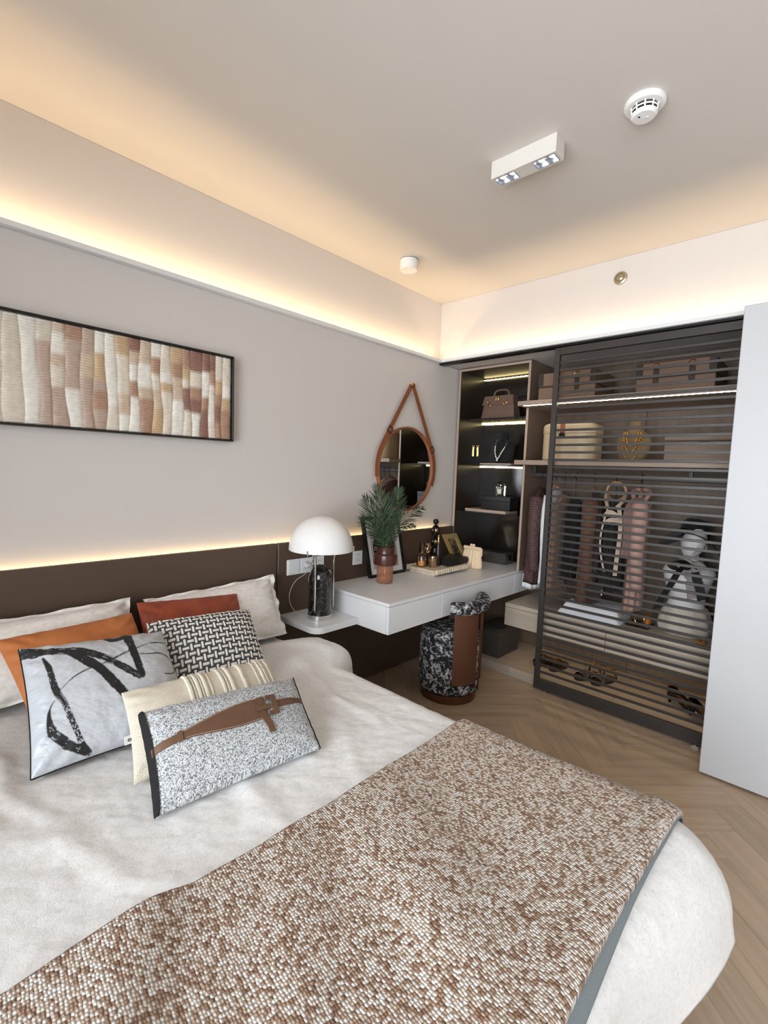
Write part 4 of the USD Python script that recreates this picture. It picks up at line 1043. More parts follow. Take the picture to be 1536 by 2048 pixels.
t = Thing('necklace_bust', 'olive cloth necklace bust with gold chains on the middle shelf', 'necklace display', (1.42, .30, 1.6345))
necklace_bust(t, (1.42, .27, 1.6348), 1.02, mat('olive_velvet', L(112, 92, 62), .7, sheen=.2))
for k, (w_, dz) in enumerate(((.045, .10), (.055, .16), (.03, .06))):
    t.part('chain', join(*[ball(p, .0055, 1) for p in smooth_path([(1.42 - w_, .255, 1.83), (1.42 - w_ * .9, .232, 1.80 - dz * .5), (1.42, .226, 1.80 - dz), (1.42 + w_ * .9, .232, 1.80 - dz * .5), (1.42 + w_, .255, 1.83)], 30)]), gold, True)
t.part('pendant', bx(1.408, 1.432, .217, .223, 1.735, 1.762, .002), gold)
t = Thing('document_case', 'flat taupe lidded case at the closed end of the middle shelf', 'case', (1.80, .30, 1.6345))
tc = mat('case_taupe', L(132, 114, 99), .6)
t.part('body', bx(1.630, 1.985, .17, .46, 1.6350, 1.760, .003), tc)
t.part('lid', bx(1.627, 1.988, .167, .463, 1.7650, 1.796, .003), tc)
t.part('rim', bx(1.634, 1.981, .174, .456, 1.7602, 1.7648, .0005), box_side)
t.part('pull_tab', bx(1.81, 1.865, .163, .1668, 1.742, 1.758, .001), box_side)
# ---------------------------------------------------------------- hanging clothes


def loft(rows):
    """rows: list of (n, 3) rings, bottom to top; closed with caps."""
    rows = np.array(rows); m, n = rows.shape[:2]
    v = rows.reshape(-1, 3); f = []
    for i in range(m - 1):
        for j in range(n): f.append((i * n + j, i * n + (j + 1) % n, (i + 1) * n + (j + 1) % n, (i + 1) * n + j))
    f = np.array(f); f = np.vstack([f[:, [0, 1, 2]], f[:, [0, 2, 3]]])
    v = np.vstack([v, rows[0].mean(0), rows[-1].mean(0)])
    e = [(m * n, (j + 1) % n, j) for j in range(n)] + [(m * n + 1, (m - 1) * n + j, (m - 1) * n + (j + 1) % n) for j in range(n)]
    return v, np.vstack([f, e])


RAIL = 1.53


class Garment:
    """Clothes hanging from the rail; x, y: hanger hook; yaw: which way the front looks (0 = shoulders run along y)."""

    def __init__(self, name, label, cat, x, y, yaw, ztop, zhem, a, b, m, flare=1.15, seed=0, sleeves=None, wood_c=None, hook=True):
        self.t = t = Thing(name, label, cat, (x, y, RAIL), group=None)
        self.x, self.y, self.c, self.s = x, y, math.cos(yaw), math.sin(yaw)
        rs_ = np.random.default_rng(seed)
        ph = rs_.random(4) * 6
        n, rows, th = 64, [], np.linspace(0, 2 * PI, 65)[:-1]
        zs = np.r_[np.linspace(zhem, ztop - .10, 26), np.linspace(ztop - .085, ztop, 9)]
        for z in zs:
            up = (ztop - z)
            sh = 1.0 if up > .10 else .22 + .78 * (up / .10) ** .6
            low = np.clip((ztop - .15 - z) / max(ztop - .15 - zhem, .01), 0, 1)
            fold = 1 + (.05 + .14 * low) * np.sin(th * 7 + ph[0] + 1.5 * low) * .55 + .06 * low * np.sin(th * 13 + ph[1])
            aa = a * (.55 + .45 * min(up / .12, 1)) * (1 + (flare - 1) * low) * (1 if up > .1 else (.45 + .55 * up / .10)); bb = b * sh * (1 + (flare - 1) * .35 * low)
            rows.append(np.stack(self.w(aa * np.cos(th) * fold, bb * np.sign(np.sin(th)) * np.abs(np.sin(th)) ** .8 * (1 + (fold - 1) * .3)) + [z + .006 * low * np.sin(th * 3 + ph[2])], -1))
        v, f = loft(rows)
        self.rows = rows; self.m = m; self.a, self.b, self.ztop, self.zhem = a, b, ztop, zhem
        uv = np.zeros((len(v), 2)); nn = len(rows)
        per = th / (2 * PI) * 4 * (a + b) * .8
        uv[: nn * n] = np.stack([np.tile(per, nn), np.repeat(zs, n)], -1)
        t.part('body', (v, f), m, True, uv=uv)
        for sgn in (sleeves if sleeves is not None else (-1, 1)):
            ln = min(.56, ztop - zhem - .05)
            ax_ = [(a * .15, sgn * (b * .86), ztop - .075), (a * .25, sgn * (b * 1.03), ztop - .16), (a * .2, sgn * (b * 1.08), ztop - .32), (a * .5, sgn * (b * 1.04), ztop - .06 - ln)]
            pth = smooth_path([self.p(*q) for q in ax_], 26)
            rad = np.linspace(.052, .036, 26) * (1 + .028 * np.sin(np.linspace(0, 26, 26) * 1.3 + seed))
            sv, sf = tube(pth, rad * min(1, a / .05), 14)
            t.part('sleeve', (sv, sf), m, True, uv=np.stack([np.tile(np.linspace(0, .3, 14), 26).tolist() + [0, 0], np.repeat(pth[:, 2], 14).tolist() + [0, 0]], -1))
        if hook:
            hk = [self.p(0, 0, ztop - .01), self.p(0, 0, ztop + .02)] + [self.p(0, 0, z) for z in np.linspace(ztop + .03, RAIL - .02, 4)]
            arcp = [np.array([x, y, RAIL + 0.0]) + np.array([0, .022 * math.cos(q), .022 * math.sin(q)]) for q in np.linspace(PI * 1.45, -PI * .15, 14)]
            h_ = t.part('hanger', tube(smooth_path(np.vstack([hk, arcp]), 50), .0022, 6), black_metal)
            if wood_c is not None:
                t.part('hanger_bar', tube(smooth_path([self.p(0, -b * .8, ztop - .085), self.p(0, -b * .35, ztop - .015), self.p(0, 0, ztop + .012), self.p(0, b * .35, ztop - .015), self.p(0, b * .8, ztop - .085)], 26), .011, 8), wood_c, under=h_)

    def w(self, px, py):
        return [self.x + px * self.c - py * self.s, self.y + px * self.s + py * self.c]

    def p(self, px, py, z):
        return np.array(self.w(px, py) + [z])


hanger_wood = mat('hanger_wood', L(190, 142, 96), .45, bump=(80, .05))
fab = lambda nm, c, r=.85, sheen=.1: mat(nm, c, r, bump=(350, .25), sheen=sheen)
# maroon jacquard with a fine angular maze
jacq = usdkit.material(stage, '/World/Looks/jacquard_maze', {
    'u': ('uvmap', {'attribute': 'st'}), 'm': ('mapping', {'scale': (34., 34., 1.)}), 'ck': ('checker_texture', {'scale': 1.0, 'color1': (0, 0, 0), 'color2': (1, 1, 1)}),
    'wx': ('wave_texture', {'wave_type': 'bands', 'bands_direction': 'x', 'scale': .62}), 'wy': ('wave_texture', {'wave_type': 'bands', 'bands_direction': 'y', 'scale': .62}),
    'mx': ('mix', {}), 'r': ('rgb_ramp', {'ramp': [(.46, L(44, 30, 30)), (.54, L(98, 66, 64))]}), 'p': ('principled_bsdf', {'roughness': .7})},
    [('u.UV', 'm.vector'), ('m.vector', 'ck.vector'), ('m.vector', 'wx.vector'), ('m.vector', 'wy.vector'), ('ck.fac', 'mx.fac'), ('wx.color', 'mx.color1'), ('wy.color', 'mx.color2'), ('mx.color', 'r.fac'), ('r.color', 'p.base_color')], surface='p.BSDF')
white_cotton = fab('white_cotton', L(228, 229, 232), .8)
g = Garment('jacket', 'maroon jacket with an angular maze pattern at the open end of the rail', 'jacket', .778, .345, .18, 1.43, .715, .052, .19, jacq, 1.4, 1, sleeves=(-1,))
g.t.part('lining', loft([np.stack([r_[:, 0] * .97 + .778 * .03 - .008, r_[:, 1] * .97 + .345 * .03, np.full(64, z_)], -1) for r_, z_ in ((g.rows[0], .672), (g.rows[0], .70), (g.rows[2], .78))]), white_cotton, True, label='white lining below the hem')
g.t.part('neck_chain', tube(smooth_path([g.p(.02, -.06, 1.415), g.p(.05, -.15, 1.36), g.p(.055, -.17, 1.27), g.p(.055, -.14, 1.34), g.p(.05, -.05, 1.39)], 40), .0025, 6), gold)
Garment('shirt', 'white shirt hanging just behind the door stile', 'shirt', .880, .36, .05, 1.45, .72, .026, .19, white_cotton, 1.25, 2, wood_c=hanger_wood)
g = Garment('scarf_coat', 'taupe wrap with a fringed hem beside the white shirt', 'wrap', .948, .36, -.05, 1.37, .69, .028, .17, fab('taupe_wool', L(150, 122, 106)), 1.3, 3, sleeves=(), wood_c=hanger_wood)
fr_ = []
rs = np.random.default_rng(9)
for p in g.rows[0][::1]:
    fr_.append(tube([p, p + np.array([rs.normal() * .004, rs.normal() * .004, -.020]), p + np.array([rs.normal() * .008, rs.normal() * .006, -.046])], .0022, 4))
g.t.part('fringe', join(*fr_), UsdShade.Material.Get(stage, '/World/Looks/taupe_wool'), True, kind='stuff')
Garment('dress', 'black dress between the fringed wrap and the brown coat', 'dress', 1.030, .36, .06, 1.38, .78, .035, .18, fab('black_wool', L(30, 27, 27)), 1.2, 4, sleeves=())
g = Garment('coat', 'long brown coat with a darker open lapel', 'coat', 1.172, .335, .18, 1.43, .66, .055, .20, fab('brown_wool', L(96, 66, 50)), 1.25, 5, wood_c=hanger_wood)
g.t.part('lapel', ribbon(smooth_path([g.p(.03, -.10, 1.42), g.p(.05, -.17, 1.30), g.p(.058, -.19, 1.10), g.p(.062, -.195, .90)], 20), np.array([1., .2, 0]), .055, .006), fab('lapel_brown', L(48, 35, 30)))
g = Garment('blouse', 'black blouse with pale collar and ribbon ties on a wooden hanger', 'blouse', 1.318, .345, .22, 1.38, .745, .055, .17, UsdShade.Material.Get(stage, '/World/Looks/black_wool'), 1.3, 6, sleeves=(1,))
beige = fab('ribbon_beige', L(196, 176, 156), .6)
g.t.part('collar', tube(smooth_path([g.p(.02, -.16, 1.33), g.p(.045, -.15, 1.36), g.p(.06, -.08, 1.40), g.p(.045, .0, 1.42), g.p(0, .05, 1.42), g.p(-.045, 0, 1.42), g.p(-.055, -.1, 1.39), g.p(-.03, -.17, 1.32)], 40), .012, 8), beige)
for k, pts in enumerate(([(.035, -.175, 1.34), (.055, -.195, 1.22), (.050, -.20, 1.02), (.045, -.20, .88)], [(-.03, -.185, 1.32), (-.052, -.20, 1.20), (-.055, -.205, 1.05), (-.02, -.205, .90)])):
    g.t.part('ribbon_tie', ribbon(smooth_path([g.p(*q) for q in pts], 24), np.array([1., .25, 0]), .026 if k == 0 else .012, .003), beige)
g.t.part('ribbon_bow', ribbon(smooth_path([g.p(-.055, -.19, 1.27), g.p(-.01, -.205, 1.30), g.p(.05, -.195, 1.25), g.p(.0, -.21, 1.25), g.p(-.05, -.2, 1.22)], 30), np.array([.2, .0, 1]), .03, .003), beige)
g.t.part('wooden_ring', torus(tuple(g.p(0, -.02, 1.435)), .062, .0085, 'y', 40, 8), hanger_wood)
g = Garment('trench_coat', 'dusty pink trench coat at the far end of the hanging clothes', 'coat', 1.478, .345, .2, 1.44, .660, .050, .19, fab('pink_cotton', L(182, 145, 133), .7), 1.2, 7, wood_c=hanger_wood)
pk = UsdShade.Material.Get(stage, '/World/Looks/pink_cotton')
g.t.part('collar', tube(smooth_path([g.p(.02, -.09, 1.37), g.p(.045, -.06, 1.42), g.p(.035, .02, 1.45), g.p(-.035, .02, 1.45), g.p(-.045, -.06, 1.42), g.p(-.03, -.10, 1.36)], 30), .014, 8), pk)
g.t.part('scarf', ribbon(smooth_path([g.p(-.02, -.15, 1.40), g.p(-.055, -.20, 1.33), g.p(-.05, -.215, 1.20), g.p(-.06, -.21, 1.02)], 24), np.array([1., .2, .1]), .05, .006), fab('scarf_mauve', L(128, 100, 92), .7))

# folded shirts with the dark bag on top
rs = np.random.default_rng(4)


def folded(cx, cy, w_, d_, z, h_, seed):
    x, y = np.meshgrid(np.linspace(-1, 1, 40), np.linspace(-1, 1, 26), indexing='ij')
    ed = ((1 - np.abs(x) ** 8) * (1 - np.abs(y) ** 8)) ** .35
    wr = .006 * fbm2(x * 2 + seed, y * 2, 2.5, seed)
    top = np.stack([cx + x * w_ / 2 + .006 * np.sin(y * 3 + seed), cy + y * d_ / 2 + .006 * np.sin(x * 4 + seed), z + .003 + (h_ - .003) * ed + wr * ed], -1)
    low = top.copy(); low[..., 2] = z
    return sheet(top, under=low)


for k, lb in enumerate(('white folded shirt lying directly on the wooden drawer top', 'white folded shirt stacked on top under the dark half round bag')):
    single('folded_shirt', folded(1.245 + .01 * k, .30 - .01 * k, .41 - .04 * k, .30 - .02 * k, .5468 + .0495 * k, .049, 3 + k), white_cotton, lb, 'folded shirt', True, group=None)
t = Thing('half_round_bag', 'dark brown half round bag resting on the folded white shirts', 'bag', (1.222, .18, .648))
dk = mat('bag_brown', L(46, 33, 28), .55, bump=(200, .1))
ang = np.linspace(PI, 2 * PI, 25)
hp = Polygon([(-.118, .0), *[(.118 * math.cos(a), .115 * math.sin(a)) for a in ang], (.118, .03), (-.118, .03)]).buffer(0)
t.part('body', prism(hp, .055, (1.222, .205, .764), (1, 0, 0), (0, 0, 1)), dk, 40)
t.part('flap', prism(Polygon([(-.121, -.03), (.121, -.03), (.121, .036), (-.121, .036)]).buffer(.002), .062, (1.222, .209, .764), (1, 0, 0), (0, 0, 1)), dk, 40)
t.part('tag', bx(1.332, 1.340, .143, .146, .735, .770, .0005), white_cotton)
t.part('strap', tube(smooth_path([(1.110, .178, .798), (1.105, .172, .85), (1.15, .150, .90), (1.225, .140, .92), (1.30, .150, .88), (1.336, .172, .798)], 30), .005, 6), dk)

# mannequin bust with hat and scarf
t = Thing('mannequin_bust', 'white featureless mannequin bust with its head turned down', 'mannequin', (1.785, .36, .5465))
mq = mat('mannequin_white', L(222, 220, 218), .5)
th = np.linspace(0, 2 * PI, 49)[:-1]
rows = []
for z, w_, d_, dx, dy in ((.547, .125, .095, 0, 0), (.60, .130, .098, 0, 0), (.68, .118, .090, 0, 0), (.75, .103, .078, 0, 0), (.80, .105, .080, 0, 0), (.86, .125, .095, 0, -.005), (.91, .138, .098, 0, -.006), (.95, .148, .082, 0, 0), (.975, .135, .066, 0, .006), (.992, .09, .054, .004, .008), (1.005, .052, .046, .006, .008), (1.03, .040, .040, .008, .004), (1.06, .038, .040, .010, 0)):
    rows.append(np.stack([1.785 + dx + w_ * np.cos(th), .36 + dy + d_ * np.sin(th), np.full(48, z)], -1))
t.part('torso', loft(rows), mq, True)
hd, hf = ball((0, 0, 0), 1.0, 4)
x, y, z = hd.T
face = np.clip(-y, 0, 1)
hx = x * .068 * (1 - .28 * np.clip(-z, 0, 1) ** 1.3); hy = y * .088 * (1 - .15 * np.clip(-z, 0, 1)) - .008 * np.exp(-((x / .16) ** 2 + ((z + .12) / .22) ** 2)) * face * 1.6
hz = z * .108
hy = hy + .006 * np.exp(-(((np.abs(x) - .36) / .18) ** 2 + ((z - .06) / .12) ** 2)) * face - .004 * np.exp(-((x / .3) ** 2 + ((z + .52) / .10) ** 2)) * face
hv = np.stack([hx, hy, hz], -1)
R1 = trimesh.transformations.euler_matrix(math.radians(18), math.radians(14), math.radians(22))[:3, :3]
t.part('head', (hv @ R1.T + np.array([1.800, .335, 1.135]), hf), mq, True)
t.part('ear', join(ball((1.732, .352, 1.135), .016, 2, (.4, .7, 1.2)), ball((1.868, .345, 1.12), .016, 2, (.4, .7, 1.2))), mq, True)
beige_kn = fab('oat_knit', L(206, 196, 182))
rows = []
for z, k_ in ((.548, 1.16), (.60, 1.20), (.66, 1.18), (.70, 1.14), (.725, 1.1), (.73, 1.02)):
    w_, d_ = np.interp(z, [.547, .60, .68, .75], [.125, .130, .118, .103]), np.interp(z, [.547, .60, .68, .75], [.095, .098, .090, .078])
    rows.append(np.stack([1.785 + w_ * k_ * np.cos(th) * (1 + .03 * np.sin(th * 9)), .36 + d_ * k_ * np.sin(th) * (1 + .03 * np.sin(th * 9)), np.full(48, z)], -1))
single('knit_wrap', loft(rows), beige_kn, 'oat coloured knit wrapped round the hips of the mannequin', 'knitwear', True)
t = Thing('sun_hat', 'black felt hat with a drooping brim on the mannequin head', 'hat', (1.79, .36, 1.17))
felt = fab('black_felt', L(19, 18, 19), .9)
a = np.linspace(0, 2 * PI, 73)[:-1]
r_ = np.array([.070, .085, .105, .135, .162, .182])
droop = (np.sin(a)[None] * 0 + .5 + .5 * np.cos(a * 2)[None]) * (np.linspace(0, 1, 6)[:, None] ** 1.5)
Rr = r_[:, None] * (1 + .04 * np.sin(a * 3))[None]
bz = .012 - .110 * droop - .012 * np.sin(a * 3)[None] * np.linspace(0, 1, 6)[:, None]
pts = np.stack([Rr * np.cos(a), Rr * np.sin(a) * .95, bz + 0 * Rr], -1)
tilt = trimesh.transformations.euler_matrix(math.radians(-14), math.radians(8), 0)[:3, :3]
base = np.array([1.793, .365, 1.168])


def ring_sheet(P, th_):
    m_, n_ = P.shape[:2]; top = P.reshape(-1, 3); low = top - np.array([0, 0, th_]); f = []
    for i in range(m_ - 1):
        for j in range(n_):
            f.append((i * n_ + j, (i + 1) * n_ + j, (i + 1) * n_ + (j + 1) % n_, i * n_ + (j + 1) % n_))
    g_ = [(q[3] + m_ * n_, q[2] + m_ * n_, q[1] + m_ * n_, q[0] + m_ * n_) for q in f]
    for i, s in ((0, 1), (m_ - 1, -1)):
        for j in range(n_):
            q = (i * n_ + j, i * n_ + (j + 1) % n_, i * n_ + (j + 1) % n_ + m_ * n_, i * n_ + j + m_ * n_); f.append(q if s > 0 else q[::-1])
    return np.vstack([top, low]), np.array(f + g_)


bv, bf = ring_sheet(pts, .005)
t.part('brim', (bv @ tilt.T + base, bf), felt, True)
cv, cf = lathe([(.084, .005), (.086, .02), (.085, .06), (.079, .092), (.062, .112), (.030, .118), (0, .114)], 48)
t.part('crown', (cv @ tilt.T + base, cf), felt, 50)
bv, bf = lathe([(.0845, .012), (.0875, .014), (.0875, .036), (.0845, .038)], 48)
t.part('hat_band', (bv @ tilt.T + base, bf), black_gloss)
t = Thing('silk_scarf', 'black and grey silk scarf knotted round the mannequin neck', 'scarf', (1.79, .36, 1.0))
sk, sg = mat('scarf_black', L(22, 21, 23), .45), mat('scarf_grey', L(150, 142, 138), .5)
t.part('neck_band', tube(np.array([(1.792 + .056 * math.cos(q), .364 + .054 * math.sin(q), 1.018 + .012 * math.sin(q * 2)) for q in np.linspace(0, 2 * PI, 37)[:-1]]), .017, 10, closed=True), sg)
for nm, m_, pts, w_ in (('tail', sk, [(1.775, .30, 1.0), (1.745, .272, .95), (1.715, .255, .87), (1.675, .242, .78), (1.650, .235, .70)], .055), ('tail', sk, [(1.80, .30, .995), (1.835, .268, .95), (1.865, .256, .88), (1.885, .256, .80)], .05),
                        ('loop', sk, [(1.785, .295, 1.0), (1.74, .27, 1.02), (1.70, .265, .995), (1.73, .268, .97), (1.785, .285, .985)], .04), ('loop', sg, [(1.79, .295, 1.0), (1.84, .27, 1.02), (1.875, .268, .99), (1.84, .27, .97), (1.79, .285, .985)], .042), ('tail', sg, [(1.79, .292, .99), (1.80, .262, .93), (1.82, .252, .86), (1.83, .25, .80)], .045)):
    t.part(nm, ribbon(smooth_path(pts, 26), np.array([.85, -.1, .45]), w_, .003), m_)
t.part('knot', ball((1.787, .285, .99), .026, 3, (1.1, .8, .9)), sk)

# trinkets on the drawer top
amber = mat('amber_bead', L(190, 110, 40), .2, coat=.5)
t = Thing('trinket_tray', 'smoked glass tray of small gold trinkets beside the folded shirts', 'tray', (1.535, .30, .5465))
t.part('tray_base', bx(1.47, 1.61, .24, .40, .5467, .5555, .003), dark_glass)
for nm, lb, cat, c_ in (('bead_bracelet', 'amber bead bracelet on the trinket tray nearest the shirts', 'bracelet', (1.50, .275)), ('bead_bracelet', 'amber bead bracelet on the drawer top beyond the mannequin', 'bracelet', (1.905, .22))):
    z = .5562 if c_[0] < 1.8 else .547
    t = Thing(nm, lb, cat, (c_[0], c_[1], z))
    for k in range(11):
        q = k * 2 * PI / 11
        t.part('bead', ball((c_[0] + .023 * math.cos(q), c_[1] + .023 * math.sin(q), z + .0072), .0070, 2), amber if k % 3 else gold)
t = Thing('gold_bangle', 'polished gold bangle standing on the trinket tray', 'bangle', (1.545, .28, .556))
t.part('band', torus((1.545, .282, .556 + .034), .029, .0045, 'y', 36, 8), gold)
t = Thing('ring_jar', 'small amber glass jar with a gold lid at the back of the trinket tray', 'jar', (1.575, .35, .556))
t.part('jar', lathe([(0, .556), (.020, .556), (.024, .562), (.024, .598), (.020, .604), (0, .604)], 28, (1.575, .35, 0)), amber)
t.part('lid', lathe([(0, .6045), (.021, .6045), (.021, .616), (.006, .618), (.006, .626), (0, .627)], 28, (1.575, .35, 0)), gold)


# ---------------------------------------------------------------- shoes
def sole_poly(ln, wd):
    s = np.linspace(0, 1, 40)
    half = wd / 2 * (.62 + .38 * np.sin(s * PI * .9 + .2)) * (1 - np.abs(2 * s - 1) ** 7) ** .5
    off = .08 * wd * np.sin(s * 2 * PI)
    return Polygon(list(zip(s * ln, off + half)) + list(zip(s[::-1] * ln, (off - half)[::-1]))).buffer(0)


def placed(mesh, c, ang):
    v, f = raw(mesh); ca, sa = math.cos(ang), math.sin(ang)
    return np.stack([v[:, 0] * ca - v[:, 1] * sa + c[0], v[:, 0] * sa + v[:, 1] * ca + c[1], v[:, 2] + c[2]], -1), f


dk_sole = mat('sole_brown', L(52, 38, 30), .6); dk_upper = mat('upper_brown', L(44, 33, 28), .45, bump=(300, .1)); insole = mat('insole_tan', L(96, 66, 46), .6)


def slide(label, c, ang, rings, studs, group=None):
    t = Thing('slide_sandal' if rings else 'studded_sandal', label, 'shoe', (c[0], c[1], .0705), group=group)
    P = lambda m: placed(m, (c[0], c[1], .0705), ang)
    sp = sole_poly(.235, .088)
    t.part('sole', P(prism(sp, .016, (0, 0, .0002), (1, 0, 0), (0, 1, 0))), dk_sole)
    t.part('insole', P(prism(sp.buffer(-.005), .003, (0, 0, .0164), (1, 0, 0), (0, 1, 0))), insole)
    for xa, xb, h_ in (((.120, .195, .050),) if rings else ((.135, .195, .045), (.02, .04, .075))):
        q = np.linspace(0, PI, 17)
        k_ = np.linspace(xa, xb, 6)
        top = np.stack([np.repeat(k_[:, None], 17, 1), .046 * np.cos(q)[None] * np.ones((6, 1)), .014 + h_ * np.sin(q)[None] * np.linspace(1.05, .8, 6)[:, None]], -1)
        nrm = np.stack([0 * q, np.cos(q), np.sin(q)], -1)[None] * .004
        s_ = t.part('upper_strap', P(sheet(top + nrm, under=top)), dk_upper, 50)
        if rings and xa > .1:
            for yy in (-.012, .012):
                t.part('ring_buckle', P(torus((.150, yy, .068), .014, .0032, 'z', 22, 6)), gold, under=s_)
        if studs:
            bl = []
            for i in range(6):
                for qq in q[2:-2:1]:
                    bl.append(ball((k_[i], .050 * math.cos(qq), .014 + (h_ + .004) * math.sin(qq) * (1.05 - .05 * i)), .0030, 0))
            t.part('studs', P(join(*bl)), chrome if xa > .1 else gold, True, under=s_, kind='stuff')


slide('brown slide sandal with gold rings, nearer the door stile', (.895, .46), -PI / 2 - .1, True, False)
slide('brown slide sandal with gold rings, next to the glittering pair', (1.005, .46), -PI / 2 - .02, True, False)
slide('glittering studded sandal, the one nearer the ringed slides', (1.255, .44), -PI / 2 - .30, False, True)
slide('glittering studded sandal, the one nearer the black heels', (1.355, .45), -PI / 2 - .22, False, True)


def pump(label, c, ang):
    t = Thing('heeled_pump', label, 'shoe', (c[0], c[1], .0705))
    P = lambda m: placed(m, (c[0], c[1], .0705), ang)
    s = np.linspace(0, 1, 30)
    zs_ = .052 * (1 - smoothstep(.18, .72, s)) + .003
    half = .036 * (.66 + .36 * np.sin(s * PI * .95)) * (1 - s ** 6) ** .6 + .001
    rowsA = []
    for k in range(30):
        hgt = (.052 - .030 * smoothstep(.0, .3, s[k])) if s[k] < .5 else .022 + .016 * smoothstep(.5, .72, s[k]) - .03 * smoothstep(.8, 1.0, s[k])
        q = np.linspace(-.15 * PI, 1.15 * PI, 15)
        rowsA.append(np.stack([np.full(15, .012 + s[k] * .215 - .010 * np.sin(q) * (1 - s[k]) * 0), half[k] * np.cos(q), zs_[k] + hgt * np.clip(np.sin(q), -.1, 1)], -1))
    R_ = np.array(rowsA)
    # vamp closed over the toes, open over the foot
    t.part('vamp', P(loft([r for r in R_[17:]])), black_gloss, 50)
    inner = R_[:19].copy(); inner[..., 1] *= .90; inner[..., 2] = R_[:19, :, 2] * 1.0
    lowr = []
    for k in range(19):
        q = np.linspace(0, 2 * PI, 15)
        lowr.append(np.stack([np.full(15, R_[k, 0, 0]), half[k] * np.cos(q), zs_[k] + .004 * np.sin(q)], -1))
    t.part('shank', P(loft(lowr)), insole, 50)
    for sgn in (-1, 1):
        k_ = np.arange(0, 19)
        top = np.stack([R_[k_, 0, 0], sgn * half[k_] * 1.0, zs_[k_] + (.050 - .030 * smoothstep(.02, .3, s[k_]))], -1)
        low = np.stack([R_[k_, 0, 0], sgn * half[k_], zs_[k_] - .003], -1)
        g_ = np.stack([low, top], 1)
        t.part('quarter', P(sheet(g_ + np.array([0, sgn * .0015, 0]), under=g_ - np.array([0, sgn * .0015, 0]))), black_gloss, 50)
    q = np.linspace(PI / 2, 3 * PI / 2, 13)
    g_ = np.stack([np.stack([.012 + half[0] * np.cos(q) * .6, half[0] * np.sin(q), np.full(13, zz_)], -1) for zz_ in (.050, .105)], 1)
    t.part('counter', P(sheet(g_, under=g_ + np.array([.003, 0, 0]))), black_gloss, 50)
    t.part('heel', P(lathe([(0, .0002), (.008, .0002), (.009, .004), (.013, .035), (.022, .052), (0, .053)], 20, (.012, 0, 0))), black_gloss)
    t.part('toe_ornament', P(join(torus((.185, 0, .040), .011, .003, 'z', 20, 6), ball((.185, 0, .040), .005, 1))), gold)


pump('black glossy heeled pump with gold toe ornament, the left one of the pair', (1.735, .36), -.35)
pump('black glossy heeled pump with gold toe ornament, partly behind the white cupboard', (1.870, .26), -.35)
# ---------------------------------------------------------------- stool
SC = np.array([.585, -.51, 0.])
boucle = usdkit.material(stage, '/World/Looks/boucle', {'g': ('geometry', {}), 'n': ('noise_texture', {'scale': 27.0, 'detail': 5.0, 'roughness': .68, 'distortion': .8}), 'f': ('noise_texture', {'scale': 150.0, 'detail': 3.0}), 'ad': ('math', {'math_type': 'multiply_add', 'value2': .45}), 'sb': ('math', {'math_type': 'subtract', 'value2': .225}),
      'r': ('rgb_ramp', {'ramp': [(.44, L(17, 17, 21)), (.52, L(60, 60, 64)), (.56, L(178, 176, 176)), (.72, L(226, 224, 222))]}), 'b': ('bump', {'strength': 1.0, 'distance': .012}), 'p': ('principled_bsdf', {'roughness': .95})},
      [('g.position', 'n.vector'), ('g.position', 'f.vector'), ('f.fac', 'ad.value1'), ('n.fac', 'ad.value3'), ('ad.value', 'sb.value1'), ('sb.value', 'r.fac'), ('r.color', 'p.base_color'), ('sb.value', 'b.height'), ('b.normal', 'p.normal')], surface='p.BSDF')
bronze = mat('bronze_brown', L(104, 66, 44), .35, metal=.55)
cognac = mat('cognac_leather', L(88, 52, 33), .5, bump=(260, .06))
t = Thing('stool', 'round black and white boucle stool with brown leather back panel', 'stool', SC)
t.part('base_ring', lathe([(0, .0005), (.185, .0005), (.188, .004), (.188, .052), (.184, .056), (0, .056)], 64, SC), bronze)
t.part('seat_body', lathe([(0, .0565), (.17, .057), (.196, .066), (.206, .085), (.208, .12), (.208, .42), (.202, .448), (.185, .466), (.14, .475), (0, .478)], 72, SC), boucle, 60)
arcp = lambda r, a0, a1, z, n=40: np.array([SC + np.array([r * math.cos(a), r * math.sin(a), z if np.isscalar(z) else z[i]]) for i, a in enumerate(np.radians(np.linspace(a0, a1, n)))])
pth = arcp(.214, -58, 62, .655 + .012 * np.linspace(0, 1, 40) ** 2)
rr = .044 * np.clip(np.minimum(np.linspace(0, 40, 40) / 3, np.linspace(40, 0, 40) / 3) + .55, 0, 1) ** .5
t.part('back_roll', tube(pth, rr, 18), boucle, 70)


def curved_panel(r0, r1, a0, a1, z0, z1, n=24):
    a = np.radians(np.linspace(a0, a1, n)); o = []
    for r_ in (r1, r0):
        o.append(np.stack([np.stack([SC[0] + r_ * np.cos(a), SC[1] + r_ * np.sin(a), np.full(n, z)], -1) for z in (z0, z1)], 0))
    return sheet(o[0].transpose(1, 0, 2), under=o[1].transpose(1, 0, 2))


t.part('back_panel', curved_panel(.2095, .2155, -50, 0, .145, .625), cognac, 40)
t.part('back_panel', curved_panel(.2095, .2155, 22, 54, .145, .625), cognac, 40)
for a in (12, 58):
    q = math.radians(a)
    t.part('back_rod', tube([SC + np.array([.213 * math.cos(q), .213 * math.sin(q), .08]), SC + np.array([.213 * math.cos(q), .213 * math.sin(q), .63])], .005, 10), bronze)

